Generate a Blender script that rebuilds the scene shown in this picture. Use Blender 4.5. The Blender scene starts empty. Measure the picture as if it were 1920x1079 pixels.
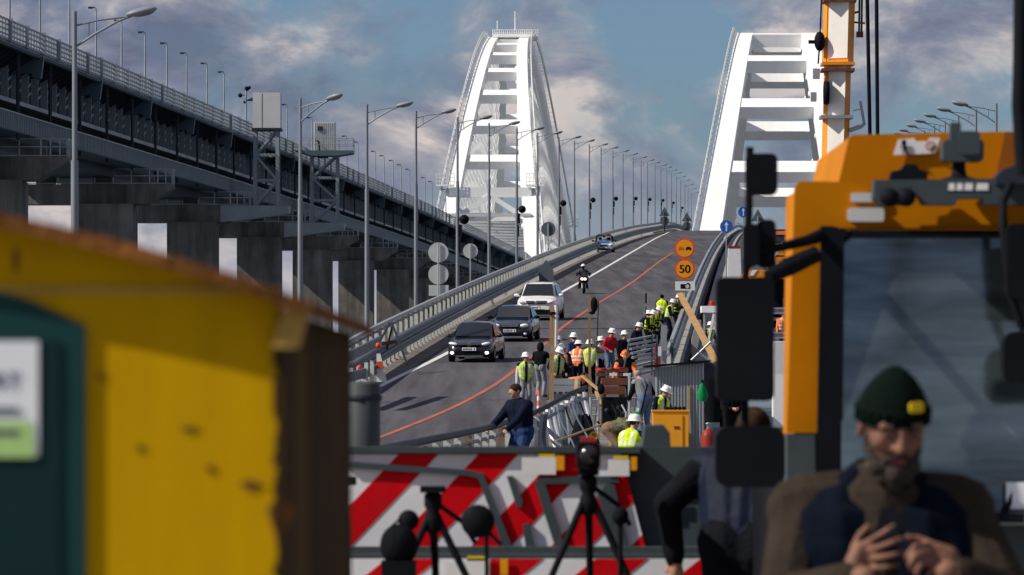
import bpy, bmesh, math, random
import numpy as np
from mathutils import Vector, Matrix, Euler

random.seed(7)
SC = bpy.context.scene
COL = SC.collection
R = math.radians

# ---------------------------------------------------------------- camera
EYE = 1.75                      # eye height above the near ground, metres
FPX = 10000.0                   # focal length in pixels of the 1920 px photograph
HOR = 720.0                     # row of the horizon in the photograph
cam_d = bpy.data.cameras.new('camera')
cam = bpy.data.objects.new('camera', cam_d); COL.objects.link(cam)
cam.location = (0, 0, EYE); cam.rotation_euler = (R(90), 0, 0)
cam_d.sensor_width = 36.0; cam_d.lens = 36.0 * FPX / 1920.0
cam_d.shift_y = (HOR - 539.5) / 1920.0
cam_d.clip_start = 0.5; cam_d.clip_end = 30000.0
cam_d.dof.use_dof = True; cam_d.dof.focus_distance = 195.0; cam_d.dof.aperture_fstop = 9.0
SC.camera = cam

# ---------------------------------------------------------------- light
SUN_AZ, SUN_EL = R(74), R(40)   # the sun stands behind the camera, to its left
S = Vector((-math.sin(SUN_AZ) * math.cos(SUN_EL), -math.cos(SUN_AZ) * math.cos(SUN_EL), math.sin(SUN_EL)))
sun_d = bpy.data.lights.new('sun', 'SUN'); sun_d.energy = 5.0; sun_d.angle = R(0.5); sun_d.color = (1.0, 0.93, 0.82)
sun = bpy.data.objects.new('sun', sun_d); COL.objects.link(sun)
sun.rotation_euler = S.to_track_quat('Z', 'Y').to_euler()

W = bpy.data.worlds.new('World'); SC.world = W; W.use_nodes = True
nt = W.node_tree; nt.nodes.clear()
def wn(t, **kw):
    n = nt.nodes.new(t)
    for k, v in kw.items(): setattr(n, k, v)
    return n
def L(a, b): nt.links.new(a, b)
out = wn('ShaderNodeOutputWorld'); bg = wn('ShaderNodeBackground'); bg.inputs[1].default_value = 0.1
L(bg.outputs[0], out.inputs[0])
sky = wn('ShaderNodeTexSky', sky_type='NISHITA', sun_disc=False)
sky.sun_elevation = SUN_EL; sky.sun_rotation = math.atan2(S.x, S.y); sky.air_density = 1.0; sky.dust_density = 0.6; sky.ozone_density = 2.0
tint = wn('ShaderNodeMixRGB', blend_type='MULTIPLY'); tint.inputs[0].default_value = 1.0
tint.inputs[2].default_value = (0.38, 0.50, 0.70, 1); L(sky.outputs[0], tint.inputs[1])
tc = wn('ShaderNodeTexCoord')
def cloud_noise(scale, zs, off, detail, rough, dist=0.0):
    m = wn('ShaderNodeMapping'); m.inputs['Scale'].default_value = (scale, scale, scale * zs); m.inputs['Location'].default_value = off
    L(tc.outputs['Generated'], m.inputs[0])
    n = wn('ShaderNodeTexNoise'); n.inputs['Scale'].default_value = 1.0; n.inputs['Detail'].default_value = detail
    n.inputs['Roughness'].default_value = rough; n.inputs['Distortion'].default_value = dist
    L(m.outputs[0], n.inputs['Vector']); return n
def ramp(src, stops):
    r = wn('ShaderNodeValToRGB'); e = r.color_ramp.elements
    e[0].position, e[0].color = stops[0]; e[1].position, e[1].color = stops[-1]
    for p, c in stops[1:-1]:
        q = e.new(p); q.color = c
    L(src, r.inputs[0]); return r
CLOUD_OFF = (9.3, 2.0, 1.1); CLOUD_OFF2 = (2.2, 8.0, 5.3)
c1 = cloud_noise(17.0, 1.5, CLOUD_OFF, 6.0, 0.56, 0.25)
c2 = cloud_noise(26.0, 1.7, CLOUD_OFF2, 6.0, 0.6, 0.35)
m1 = ramp(c1.outputs['Fac'], [(0.42, (0, 0, 0, 1)), (0.50, (.7, .7, .7, 1)), (0.60, (1, 1, 1, 1))])
cc = ramp(c2.outputs['Fac'], [(0.38, (1.2, 1.4, 2.15, 1)), (0.465, (2.05, 2.15, 2.9, 1)), (0.525, (3.5, 3.3, 3.65, 1)), (0.59, (6.4, 5.6, 5.2, 1))])
mx = wn('ShaderNodeMixRGB'); L(m1.outputs[0], mx.inputs[0]); L(tint.outputs[0], mx.inputs[1]); L(cc.outputs[0], mx.inputs[2])
# thin air near the horizon
sep = wn('ShaderNodeSeparateXYZ'); L(tc.outputs['Generated'], sep.inputs[0])
hz = wn('ShaderNodeMapRange'); hz.inputs[1].default_value = 0.0; hz.inputs[2].default_value = 0.046
hz.inputs[3].default_value = 0.85; hz.inputs[4].default_value = 0.0; L(sep.outputs[2], hz.inputs[0])
mh = wn('ShaderNodeMixRGB'); mh.inputs[2].default_value = (3.5, 3.7, 4.7, 1)
L(hz.outputs[0], mh.inputs[0]); L(mx.outputs[0], mh.inputs[1]); L(mh.outputs[0], bg.inputs[0])

SC.view_settings.view_transform = 'Standard'; SC.view_settings.look = 'None'
SC.view_settings.gamma = 1.0; SC.view_settings.use_curve_mapping = False
SC.view_settings.exposure = 0.12
SC.render.engine = 'CYCLES'
SC.cycles.use_denoising = True
SC.cycles.max_bounces = 6; SC.cycles.diffuse_bounces = 3; SC.cycles.glossy_bounces = 3; SC.cycles.transmission_bounces = 4
SC.cycles.sample_clamp_indirect = 4.0

# ---------------------------------------------------------------- materials
MATS = {}
def mat(name, col, rough=0.6, metal=0.0, var=0.12, scale=2.0, bump=0.0, bscale=None, dirt=0.0, dirtcol=(0.06, 0.045, 0.035), coat=0.0, emit=None, trans=0.0, stretch=None, spec=None):
    if name in MATS: return MATS[name]
    if spec is None: spec = 0.04 if rough >= 0.8 or max(col) < 0.02 else (0.18 if rough >= 0.5 else 0.4)
    m = bpy.data.materials.new(name); m.use_nodes = True
    t = m.node_tree; b = t.nodes['Principled BSDF']
    b.inputs['Roughness'].default_value = rough; b.inputs['Metallic'].default_value = metal
    b.inputs['Coat Weight'].default_value = coat; b.inputs['Transmission Weight'].default_value = trans
    b.inputs['Specular IOR Level'].default_value = spec
    c = (*col, 1)
    co = t.nodes.new('ShaderNodeTexCoord'); mp = t.nodes.new('ShaderNodeMapping')
    t.links.new(co.outputs['Object'], mp.inputs[0])
    if stretch: mp.inputs['Scale'].default_value = stretch
    n = t.nodes.new('ShaderNodeTexNoise'); n.inputs['Scale'].default_value = scale; n.inputs['Detail'].default_value = 6; n.inputs['Roughness'].default_value = 0.62
    t.links.new(mp.outputs[0], n.inputs['Vector'])
    rp = t.nodes.new('ShaderNodeValToRGB'); e = rp.color_ramp.elements
    e[0].position = 0.3; e[1].position = 0.7
    e[0].color = (*[max(0, x * (1 - var)) for x in col], 1); e[1].color = (*[min(1, x * (1 + var)) for x in col], 1)
    t.links.new(n.outputs['Fac'], rp.inputs[0]); src = rp.outputs[0]
    if dirt > 0:
        n2 = t.nodes.new('ShaderNodeTexNoise'); n2.inputs['Scale'].default_value = scale * 0.45; n2.inputs['Detail'].default_value = 8; n2.inputs['Roughness'].default_value = 0.7
        t.links.new(mp.outputs[0], n2.inputs['Vector'])
        r2 = t.nodes.new('ShaderNodeValToRGB'); r2.color_ramp.elements[0].position = 0.52; r2.color_ramp.elements[1].position = 0.68
        r2.color_ramp.elements[1].color = (dirt, dirt, dirt, 1); t.links.new(n2.outputs['Fac'], r2.inputs[0])
        mxn = t.nodes.new('ShaderNodeMixRGB'); mxn.inputs[2].default_value = (*dirtcol, 1)
        t.links.new(r2.outputs[0], mxn.inputs[0]); t.links.new(src, mxn.inputs[1]); src = mxn.outputs[0]
    t.links.new(src, b.inputs['Base Color'])
    mr = t.nodes.new('ShaderNodeMapRange'); mr.inputs[3].default_value = max(0.02, rough - 0.1); mr.inputs[4].default_value = min(1, rough + 0.1)
    t.links.new(n.outputs['Fac'], mr.inputs[0]); t.links.new(mr.outputs[0], b.inputs['Roughness'])
    if bump > 0:
        nb = t.nodes.new('ShaderNodeTexNoise'); nb.inputs['Scale'].default_value = bscale or scale * 6; nb.inputs['Detail'].default_value = 4
        t.links.new(mp.outputs[0], nb.inputs['Vector'])
        bp = t.nodes.new('ShaderNodeBump'); bp.inputs['Strength'].default_value = bump; bp.inputs['Distance'].default_value = 0.02
        t.links.new(nb.outputs['Fac'], bp.inputs['Height']); t.links.new(bp.outputs[0], b.inputs['Normal'])
    if emit:
        b.inputs['Emission Color'].default_value = (*emit[0], 1); b.inputs['Emission Strength'].default_value = emit[1]
    MATS[name] = m; return m

mat('asphalt', (0.080, 0.079, 0.090), 0.85, var=0.22, scale=0.11, bump=0.3, bscale=30, dirt=0.5, dirtcol=(0.045, 0.042, 0.05), stretch=(1, .25, 1))
def streaks(name, sc, amt):        # wheel tracks and drips along one direction
    t = MATS[name].node_tree; b = t.nodes['Principled BSDF']; src = b.inputs['Base Color'].links[0].from_socket
    co = t.nodes.new('ShaderNodeTexCoord'); mp = t.nodes.new('ShaderNodeMapping'); mp.inputs['Rotation'].default_value = (0, 0, 0.0432); mp.inputs['Scale'].default_value = sc
    t.links.new(co.outputs['Object'], mp.inputs[0]); n = t.nodes.new('ShaderNodeTexNoise'); n.inputs['Scale'].default_value = 1.0; n.inputs['Detail'].default_value = 5; n.inputs['Roughness'].default_value = .6; t.links.new(mp.outputs[0], n.inputs['Vector'])
    r = t.nodes.new('ShaderNodeMapRange'); r.inputs[1].default_value = .35; r.inputs[2].default_value = .65; r.inputs[3].default_value = 1 - amt; r.inputs[4].default_value = 1 + amt; t.links.new(n.outputs['Fac'], r.inputs[0])
    m = t.nodes.new('ShaderNodeVectorMath'); m.operation = 'SCALE'; t.links.new(src, m.inputs[0]); t.links.new(r.outputs[0], m.inputs['Scale']); t.links.new(m.outputs[0], b.inputs['Base Color'])
streaks('asphalt', (1.3, .012, 1), .28)
mat('shoulder', (0.15, 0.14, 0.13), 0.9, var=0.25, scale=0.6, bump=0.3, bscale=25, dirt=0.5)
mat('line_white', (0.62, 0.62, 0.62), 0.7, var=0.15, scale=1.5, dirt=0.25, dirtcol=(0.3, 0.3, 0.3))
mat('line_orange', (0.38, 0.105, 0.065), 0.75, var=0.2, scale=0.5, dirt=0.35, dirtcol=(0.25, 0.1, 0.08))
mat('concrete', (0.165, 0.152, 0.142), 0.9, var=0.28, scale=0.35, bump=0.3, bscale=6, dirt=0.65, dirtcol=(0.10, 0.085, 0.07))
mat('concrete_grey', (0.30, 0.30, 0.295), 0.9, var=0.22, scale=0.6, bump=0.3, bscale=8, dirt=0.5, dirtcol=(0.14, 0.13, 0.12))
mat('steel_blue', (0.085, 0.122, 0.15), 0.55, var=0.12, scale=0.15, dirt=0.25, dirtcol=(0.1, 0.1, 0.1))
mat('steel_dark', (0.022, 0.030, 0.042), 0.6, var=0.2, scale=0.2)  # base colour lowered to deepen the shadows under the viaduct
mat('steel_pale', (0.29, 0.32, 0.34), 0.5, var=0.12, scale=0.5, dirt=0.2)
mat('galv', (0.40, 0.42, 0.44), 0.42, metal=0.55, var=0.14, scale=1.2, dirt=0.2, dirtcol=(0.2, 0.19, 0.17))
mat('galv_dark', (0.10, 0.125, 0.16), 0.45, metal=0.4, var=0.2, scale=1.5, dirt=0.3)
mat('picket', (0.62, 0.62, 0.57), 0.6, var=0.12, scale=2.0, dirt=0.3, dirtcol=(0.3, 0.27, 0.22))
mat('pole', (0.21, 0.23, 0.26), 0.5, metal=0.3, var=0.08, scale=1.0)
mat('lamp_head', (0.20, 0.22, 0.25), 0.45, var=0.05)
mat('lamp_glass', (0.16, 0.18, 0.20), 0.25, var=0.05)
mat('arch_white', (0.84, 0.84, 0.83), 0.5, var=0.03, scale=0.12, dirt=0.05, dirtcol=(0.5, 0.48, 0.45))
mat('arch_grey', (0.55, 0.56, 0.56), 0.6, var=0.1, scale=0.3)
mat('sea', (0.06, 0.10, 0.13), 0.25, var=0.2, scale=0.02, bump=0.6, bscale=0.4)
mat('ground', (0.24, 0.22, 0.20), 0.95, var=0.35, scale=0.4, bump=0.5, bscale=6, dirt=0.5)
mat('black', (0.008, 0.009, 0.012), 0.6, var=0.2)
mat('black_gloss', (0.012, 0.013, 0.018), 0.2, var=0.1, coat=0.3, spec=0.5)
mat('rubber', (0.018, 0.018, 0.02), 0.85, var=0.3, scale=6)
mat('white_paint', (0.72, 0.73, 0.74), 0.5, var=0.06, dirt=0.15)
mat('sign_back', (0.50, 0.53, 0.52), 0.5, metal=0.2, var=0.1, scale=1.5, dirt=0.2, dirtcol=(0.35, 0.33, 0.25))
mat('sign_dark', (0.10, 0.125, 0.14), 0.5, var=0.1)
mat('wood', (0.40, 0.25, 0.115), 0.8, var=0.2, scale=3, stretch=(1, 1, .2), dirt=0.25)
mat('wood_old', (0.26, 0.18, 0.11), 0.85, var=0.3, scale=3, stretch=(1, 1, .2))
mat('rust', (0.15, 0.065, 0.042), 0.85, var=0.35, scale=2.5, dirt=0.6, dirtcol=(0.05, 0.03, 0.025), bump=0.3)
mat('red_paint', (0.26, 0.025, 0.022), 0.5, var=0.15)
mat('cone_red', (0.72, 0.07, 0.03), 0.5, var=0.12)
mat('skin', (0.46, 0.245, 0.165), 0.5, var=0.2, scale=16, bump=0.25, bscale=90)
mat('hair', (0.035, 0.022, 0.015), 0.8, var=0.4, scale=30)
mat('helmet', (0.80, 0.80, 0.78), 0.3, var=0.05)
mat('helmet_orange', (0.75, 0.16, 0.02), 0.4, var=0.08)
mat('vest_yellow', (0.55, 0.72, 0.02), 0.75, var=0.25, scale=8, bump=0.6, bscale=14, dirt=0.2)
mat('vest_green', (0.45, 0.70, 0.10), 0.75, var=0.25, scale=8, bump=0.6, bscale=14, dirt=0.2)
mat('vest_orange', (0.85, 0.20, 0.05), 0.75, var=0.25, scale=8, bump=0.6, bscale=14, dirt=0.2)
mat('reflective', (0.60, 0.62, 0.60), 0.35, var=0.1)
mat('navy', (0.007, 0.011, 0.025), 0.85, var=0.35, scale=6, bump=0.5, bscale=9)
mat('navy_blue', (0.012, 0.03, 0.11), 0.7, var=0.3, scale=6, bump=0.5, bscale=9)
mat('grey_cloth', (0.22, 0.23, 0.25), 0.9, var=0.25, scale=7, bump=0.4)
mat('pale_cloth', (0.50, 0.50, 0.52), 0.9, var=0.15, scale=7)
mat('dark_cloth', (0.007, 0.008, 0.011), 0.9, var=0.3, scale=7, bump=0.4)
mat('denim', (0.10, 0.15, 0.24), 0.9, var=0.25, scale=8)
mat('khaki', (0.19, 0.13, 0.08), 0.9, var=0.25, scale=7, bump=0.4)
mat('camo', (0.10, 0.10, 0.06), 0.9, var=0.75, scale=9, dirt=0.8, dirtcol=(0.25, 0.19, 0.11))
mat('red_cloth', (0.45, 0.02, 0.035), 0.85, var=0.2, scale=7)
mat('shoe', (0.02, 0.018, 0.016), 0.7, var=0.3)
mat('car_dark', (0.010, 0.014, 0.022), 0.22, var=0.1, coat=0.8, spec=0.5)
mat('car_blue', (0.008, 0.016, 0.042), 0.2, var=0.1, coat=0.9)
mat('car_white', (0.78, 0.78, 0.78), 0.3, var=0.04, coat=0.6)
mat('car_silver', (0.55, 0.58, 0.62), 0.3, metal=0.3, var=0.04, coat=0.5)
mat('car_glass', (0.012, 0.015, 0.018), 0.04, var=0.1, coat=0.5, spec=0.5)
mat('chrome', (0.75, 0.76, 0.78), 0.12, metal=1.0, var=0.05)
mat('rim', (0.45, 0.46, 0.48), 0.3, metal=0.7, var=0.1)
mat('lens', (0.75, 0.77, 0.78), 0.1, var=0.1, coat=0.5)
mat('lens_lit', (0.9, 0.88, 0.8), 0.2, var=0.02, emit=((1, .9, .7), 3.0))
mat('plate', (0.75, 0.75, 0.75), 0.5, var=0.03)
mat('red_lens', (0.35, 0.01, 0.01), 0.15, var=0.1, coat=0.5)
mat('blue_paint', (0.02, 0.10, 0.38), 0.4, var=0.1)
mat('sign_blue', (0.015, 0.10, 0.48), 0.45, var=0.05)
mat('sign_orange', (0.85, 0.32, 0.015), 0.5, var=0.04)
mat('sign_red', (0.70, 0.08, 0.03), 0.5, var=0.05)
mat('sign_white', (0.75, 0.75, 0.74), 0.5, var=0.04)
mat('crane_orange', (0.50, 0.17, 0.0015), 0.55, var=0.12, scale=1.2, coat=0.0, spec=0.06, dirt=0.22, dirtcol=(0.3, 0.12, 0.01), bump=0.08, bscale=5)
mat('boom_orange', (0.80, 0.28, 0.01), 0.4, var=0.06, scale=1, coat=0.3)
mat('boom_white', (0.85, 0.80, 0.74), 0.45, var=0.06, scale=0.8, dirt=0.2, dirtcol=(0.6, 0.45, 0.3))
mat('cabinet_yellow', (0.80, 0.33, 0.01), 0.45, var=0.05)
mat('booth_yellow', (0.52, 0.30, 0.001), 0.6, var=0.08, scale=1.6, dirt=0.2, dirtcol=(0.26, 0.14, 0.01), spec=0.05, bump=0.1, bscale=4)
mat('booth_brown', (0.05, 0.029, 0.011), 0.9, var=0.4, scale=4, bump=0.5, stretch=(1, 1, .25), dirt=0.5, dirtcol=(.15, .09, .02))
mat('booth_rust', (0.16, 0.065, 0.02), 0.9, var=0.5, scale=6, bump=0.6, dirt=0.6, dirtcol=(.03, .02, .012))
mat('booth_green', (0.006, 0.045, 0.045), 0.5, var=0.2, scale=2)
mat('poster', (0.78, 0.82, 0.86), 0.6, var=0.05)
mat('poster_green', (0.40, 0.62, 0.22), 0.6, var=0.05)
mat('poster_blue', (0.01, 0.03, 0.12), 0.6, var=0.05)
mat('panel_white', (0.72, 0.74, 0.77), 0.5, var=0.08, scale=3, dirt=0.2, dirtcol=(0.4, 0.4, 0.4))
mat('panel_red', (0.56, 0.004, 0.009), 0.5, var=0.15, scale=3, dirt=0.2, spec=0.06)
mat('ramp_grey', (0.048, 0.066, 0.075), 0.6, var=0.15, scale=3, dirt=0.2)
mat('amber', (0.75, 0.32, 0.0), 0.35, var=0.05)
mat('green_cloth', (0.01, 0.20, 0.06), 0.8, var=0.2, scale=8)
mat('knit_green', (0.004, 0.009, 0.007), 0.95, var=0.3, scale=30, bump=0.6, bscale=120)
mat('coat_brown', (0.034, 0.026, 0.020), 0.9, var=0.2, scale=10, bump=0.4, bscale=60)
mat('beard', (0.055, 0.045, 0.04), 0.95, var=0.5, scale=60, bump=0.7, bscale=150)
mat('lip', (0.36, 0.09, 0.09), 0.5, var=0.1)
mat('badge', (0.70, 0.50, 0.01), 0.7, var=0.15)
mat('site_wall', (0.62, 0.63, 0.64), 0.6, var=0.1, scale=0.5)

# ---------------------------------------------------------------- mesh builder and naming helpers
ROOTLOC = {}
class MB:
    def __init__(s): s.v = []; s.f = []; s.mi = []; s.cur = 0; s.sm = []
    def add(s, vs, fs, smooth=False):
        b = len(s.v); s.v += [tuple(map(float, p)) for p in vs]
        for f in fs: s.f.append([b + i for i in f]); s.mi.append(s.cur); s.sm.append(smooth)
        return s
    def hexa(s, p):      # 8 corners: bottom 4 ccw, top 4 ccw
        return s.add(p, [(3, 2, 1, 0), (4, 5, 6, 7), (0, 1, 5, 4), (1, 2, 6, 5), (2, 3, 7, 6), (3, 0, 4, 7)])
    def box(s, x0, x1, y0, y1, z0, z1):
        return s.hexa([(x0, y0, z0), (x1, y0, z0), (x1, y1, z0), (x0, y1, z0), (x0, y0, z1), (x1, y0, z1), (x1, y1, z1), (x0, y1, z1)])
    def bar(s, a, b, w, h, up=(0, 0, 1)):   # rectangular bar between two points
        a, b = Vector(a), Vector(b); d = (b - a)
        if d.length < 1e-6: return s
        d.normalize(); u = Vector(up)
        if abs(d.dot(u)) > 0.98: u = Vector((0, 1, 0))
        sx = d.cross(u).normalized(); sz = sx.cross(d).normalized()
        sx *= w / 2; sz *= h / 2
        return s.hexa([a - sx - sz, a + sx - sz, b + sx - sz, b - sx - sz, a - sx + sz, a + sx + sz, b + sx + sz, b - sx + sz])
    def tube(s, pts, r, n=8, cap=True):
        pts = [Vector(p) for p in pts]; k = len(pts)
        rs = r if isinstance(r, (list, tuple)) else [r] * k
        vs = []; prev = None
        for i, p in enumerate(pts):
            d = (pts[min(i + 1, k - 1)] - pts[max(i - 1, 0)]).normalized()
            if prev is None:
                u = Vector((0, 0, 1)) if abs(d.z) < 0.9 else Vector((0, 1, 0))
                a = d.cross(u).normalized()
            else:
                a = (prev - d * prev.dot(d)).normalized()
            prev = a; b = d.cross(a)
            for j in range(n):
                t = 2 * math.pi * j / n
                vs.append(p + (a * math.cos(t) + b * math.sin(t)) * rs[i])
        fs = []
        for i in range(k - 1):
            for j in range(n):
                q = (j + 1) % n
                fs.append((i * n + j, i * n + q, (i + 1) * n + q, (i + 1) * n + j))
        s.add(vs, fs, True)
        if cap:
            s.add(vs[:n], [tuple(range(n))]); s.add(vs[-n:], [tuple(range(n))][::-1])
        return s
    def lathe(s, prof, o=(0, 0, 0), n=16, axis='z', smooth=True):   # prof: (r, h)
        vs = []
        for r, h in prof:
            for j in range(n):
                t = 2 * math.pi * j / n; a, b = r * math.cos(t), r * math.sin(t)
                p = {'z': (a, b, h), 'y': (a, h, b), 'x': (h, a, b)}[axis]
                vs.append((o[0] + p[0], o[1] + p[1], o[2] + p[2]))
        fs = []
        for i in range(len(prof) - 1):
            for j in range(n):
                q = (j + 1) % n; fs.append((i * n + j, i * n + q, (i + 1) * n + q, (i + 1) * n + j))
        return s.add(vs, fs, smooth)
    def ell(s, c, r, n=12, m=8, rot=None):
        vs = []
        for i in range(m + 1):
            ph = -math.pi / 2 + math.pi * i / m
            for j in range(n):
                t = 2 * math.pi * j / n
                p = Vector((r[0] * math.cos(ph) * math.cos(t), r[1] * math.cos(ph) * math.sin(t), r[2] * math.sin(ph)))
                if rot is not None: p = rot @ p
                vs.append((c[0] + p.x, c[1] + p.y, c[2] + p.z))
        fs = []
        for i in range(m):
            for j in range(n):
                q = (j + 1) % n; fs.append((i * n + j, i * n + q, (i + 1) * n + q, (i + 1) * n + j))
        return s.add(vs, fs, True)
    def prism(s, poly, axis, a, b):   # polygon in the plane across an axis, pushed from a to b
        k = len(poly)
        def P(p, t): return {'x': (t, p[0], p[1]), 'y': (p[0], t, p[1]), 'z': (p[0], p[1], t)}[axis]
        vs = [P(p, a) for p in poly] + [P(p, b) for p in poly]
        fs = [tuple(range(k))[::-1], tuple(range(k, 2 * k))] + [(i, (i + 1) % k, k + (i + 1) % k, k + i) for i in range(k)]
        return s.add(vs, fs)
    def loft(s, rings, smooth=True, close=True, caps=True):
        n = len(rings[0]); vs = [p for r in rings for p in r]; fs = []
        for i in range(len(rings) - 1):
            for j in range(n if close else n - 1):
                q = (j + 1) % n; fs.append((i * n + j, i * n + q, (i + 1) * n + q, (i + 1) * n + j))
        s.add(vs, fs, smooth)
        if caps:
            s.add(rings[0], [tuple(range(n))[::-1]]); s.add(rings[-1], [tuple(range(n))])
        return s
    def xf(s, M):
        s.v = [tuple(M @ Vector(p)) for p in s.v]; return s
    def build(s, name, ms, parent=None, world=False, fixn=True):
        v = s.v
        if world and parent is not None:
            l = ROOTLOC[parent.name]; v = [(p[0] - l[0], p[1] - l[1], p[2] - l[2]) for p in v]
        me = bpy.data.meshes.new(name); me.from_pydata(v, [], s.f)
        ms = ms if isinstance(ms, (list, tuple)) else [ms]
        for m in ms: me.materials.append(MATS[m])
        me.polygons.foreach_set('material_index', s.mi)
        me.polygons.foreach_set('use_smooth', s.sm)
        if fixn:
            bm = bmesh.new(); bm.from_mesh(me); bmesh.ops.recalc_face_normals(bm, faces=bm.faces); bm.to_mesh(me); bm.free()
        me.update()
        return link(name, me, parent)
def link(name, me, parent=None):
    o = bpy.data.objects.new(name, me); COL.objects.link(o)
    if parent is not None:
        o.parent = parent; ROOTLOC[o.name] = ROOTLOC.get(parent.name, (0, 0, 0))
    else: ROOTLOC[o.name] = (0, 0, 0)
    return o
def tag(o, label, cat, group=None):
    o['label'] = label; o['category'] = cat
    if group: o['group'] = group
    return o
def thing(name, label, cat, loc=(0, 0, 0), rz=0.0, group=None, tilt=None):
    o = bpy.data.objects.new(name, None); COL.objects.link(o); o.empty_display_size = 0.2
    o.location = loc; o.rotation_euler = (tilt or 0.0, 0, rz); ROOTLOC[o.name] = tuple(loc)
    return tag(o, label, cat, group)
def struct(o): o['kind'] = 'structure'; return o
def stuff(o): o['kind'] = 'stuff'; return o
def dup(root, loc, rz=0.0, label=None, group=None, tilt=None):
    r = root.copy(); COL.objects.link(r); r.location = loc; r.rotation_euler = (tilt or 0.0, 0, rz)
    if label: r['label'] = label
    if group: r['group'] = group
    for ch in list(root.children):
        c = ch.copy(); COL.objects.link(c); c.parent = r
        for g in list(ch.children):
            d = g.copy(); COL.objects.link(d); d.parent = c
    return r
def rep(name, mb, m, parent, locs, joined=False):      # alike pieces: one mesh, many placed parts
    l = ROOTLOC[parent.name]; o = mb.build(name, m, parent); first = True
    for p in locs:
        c = o if first else o.copy()
        if not first: COL.objects.link(c)
        c.location = (p[0] - l[0], p[1] - l[1], p[2] - l[2]); first = False
        if joined: c['kind'] = 'stuff'
    return o
def text_mesh(mb, txt, size, M, ext=0.0):
    cu = bpy.data.curves.new('t', 'FONT'); cu.body = txt; cu.size = size; cu.align_x = 'CENTER'; cu.align_y = 'CENTER'; cu.extrude = ext
    ob = bpy.data.objects.new('t', cu); COL.objects.link(ob)
    dg = bpy.context.evaluated_depsgraph_get(); me = bpy.data.meshes.new_from_object(ob.evaluated_get(dg))
    mb.add([M @ v.co for v in me.vertices], [tuple(p.vertices) for p in me.polygons])
    bpy.data.objects.remove(ob); bpy.data.curves.remove(cu); bpy.data.meshes.remove(me)

# ---------------------------------------------------------------- place: pixel rays, road line and heights
def P(x, y, d): return Vector(((x - 960.0) * d / FPX, d, EYE + (HOR - y) * d / FPX))
def pchip(xs, ys):
    xs = np.array(xs, float); ys = np.array(ys, float); h = np.diff(xs); de = np.diff(ys) / h
    m = np.zeros(len(xs)); m[0], m[-1] = de[0], de[-1]
    for i in range(1, len(xs) - 1):
        if de[i - 1] * de[i] > 0:
            w1, w2 = 2 * h[i] + h[i - 1], h[i] + 2 * h[i - 1]
            m[i] = (w1 + w2) / (w1 / de[i - 1] + w2 / de[i])
    def f(x):
        i = int(min(max(np.searchsorted(xs, x) - 1, 0), len(xs) - 2)); t = (x - xs[i]) / h[i]
        return float((2*t**3 - 3*t**2 + 1) * ys[i] + (t**3 - 2*t**2 + t) * h[i] * m[i] + (-2*t**3 + 3*t**2) * ys[i+1] + (t**3 - t**2) * h[i] * m[i+1])
    return f
zr = pchip([-400, -100, 100, 130, 150, 161, 175, 188, 220, 254, 303, 461, 677, 900, 1000, 1150, 1300, 1600],
           [0, 0, 0, .15, .60, .95, 1.52, 2.15, 3.55, 4.98, 6.95, 13.05, 20.65, 27.4, 29.2, 30.3, 29.5, 24])
zrail = pchip([-400, 0, 374, 570, 691, 870, 1150, 1400, 1700], [21, 24.2, 27.55, 29.15, 29.75, 30.35, 30.2, 30.2, 29])
def shift(d): return 5.0 * ((d - 300) / 850.0) ** 2 if d > 300 else 0.0
def XO(d, o): return o + 0.0432 * d + shift(d)
def G(x, y):             # the road point seen at a pixel
    lo, hi = 105.0, 880.0
    for _ in range(50):
        md = (lo + hi) / 2
        if (zr(md) - EYE) / md * FPX < (HOR - y): lo = md
        else: hi = md
    return Vector(((x - 960.0) * lo / FPX, lo, zr(lo)))
def drange(a, b, st):
    n = max(1, int(round((b - a) / st))); return [a + (b - a) * i / n for i in range(n + 1)]
def sweep(mb, prof, ds, o, zf, smooth=False):      # a cross-section carried along the road or rail line
    rings = [[(XO(d, o) + px, d, zf(d) + pz) for px, pz in prof] for d in ds]
    return mb.loft(rings, smooth)
def rect(x0, x1, z0, z1): return [(x0, z0), (x1, z0), (x1, z1), (x0, z1)]
mat('shed_steel', (0.36, 0.40, 0.41), 0.5, metal=0.3, var=0.1, scale=1.5, dirt=0.25)
mat('crane_orange_shade', (0.30, 0.085, 0.005), 0.6, var=0.15)  # darker copy of the crane orange for a side face in shade
mat('booth_seam', (0.42, 0.26, 0.06), 0.7, var=0.3, scale=5, dirt=0.4)
mat('booth_door_in', (0.003, 0.022, 0.026), 0.5, var=0.2, scale=2)
mat('windshield', (0.14, 0.185, 0.195), 0.08, metal=0.75, var=0.6, scale=2.5, bump=0.10, bscale=3.0, stretch=(.3, 1, 2.2), coat=0.3)  # stretched tone streaks paint sky reflections into the glass colour

streaks('concrete', (.9, .9, .10), .35)
streaks('arch_white', (.8, .8, .06), .025)
streaks('booth_yellow', (6, 6, .6), .12)

mat('skin_shaded', (0.19, 0.092, 0.062), 0.5, var=0.25, scale=18, bump=0.3, bscale=90)  # darker copy of skin; the bearded man's shade is in the colour
mat('vest_shaded', (0.0035, 0.006, 0.013), 0.85, var=0.4, scale=8, bump=0.5, bscale=12)  # darker navy for the same man, his shade put into the colour
mat('drum_grey', (0.05, 0.06, 0.066), 0.6, var=0.15, scale=3, dirt=0.3)
mat('blue_padded', (0.002, 0.006, 0.022), 0.7, var=0.3, scale=6, bump=0.6, bscale=9)
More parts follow.
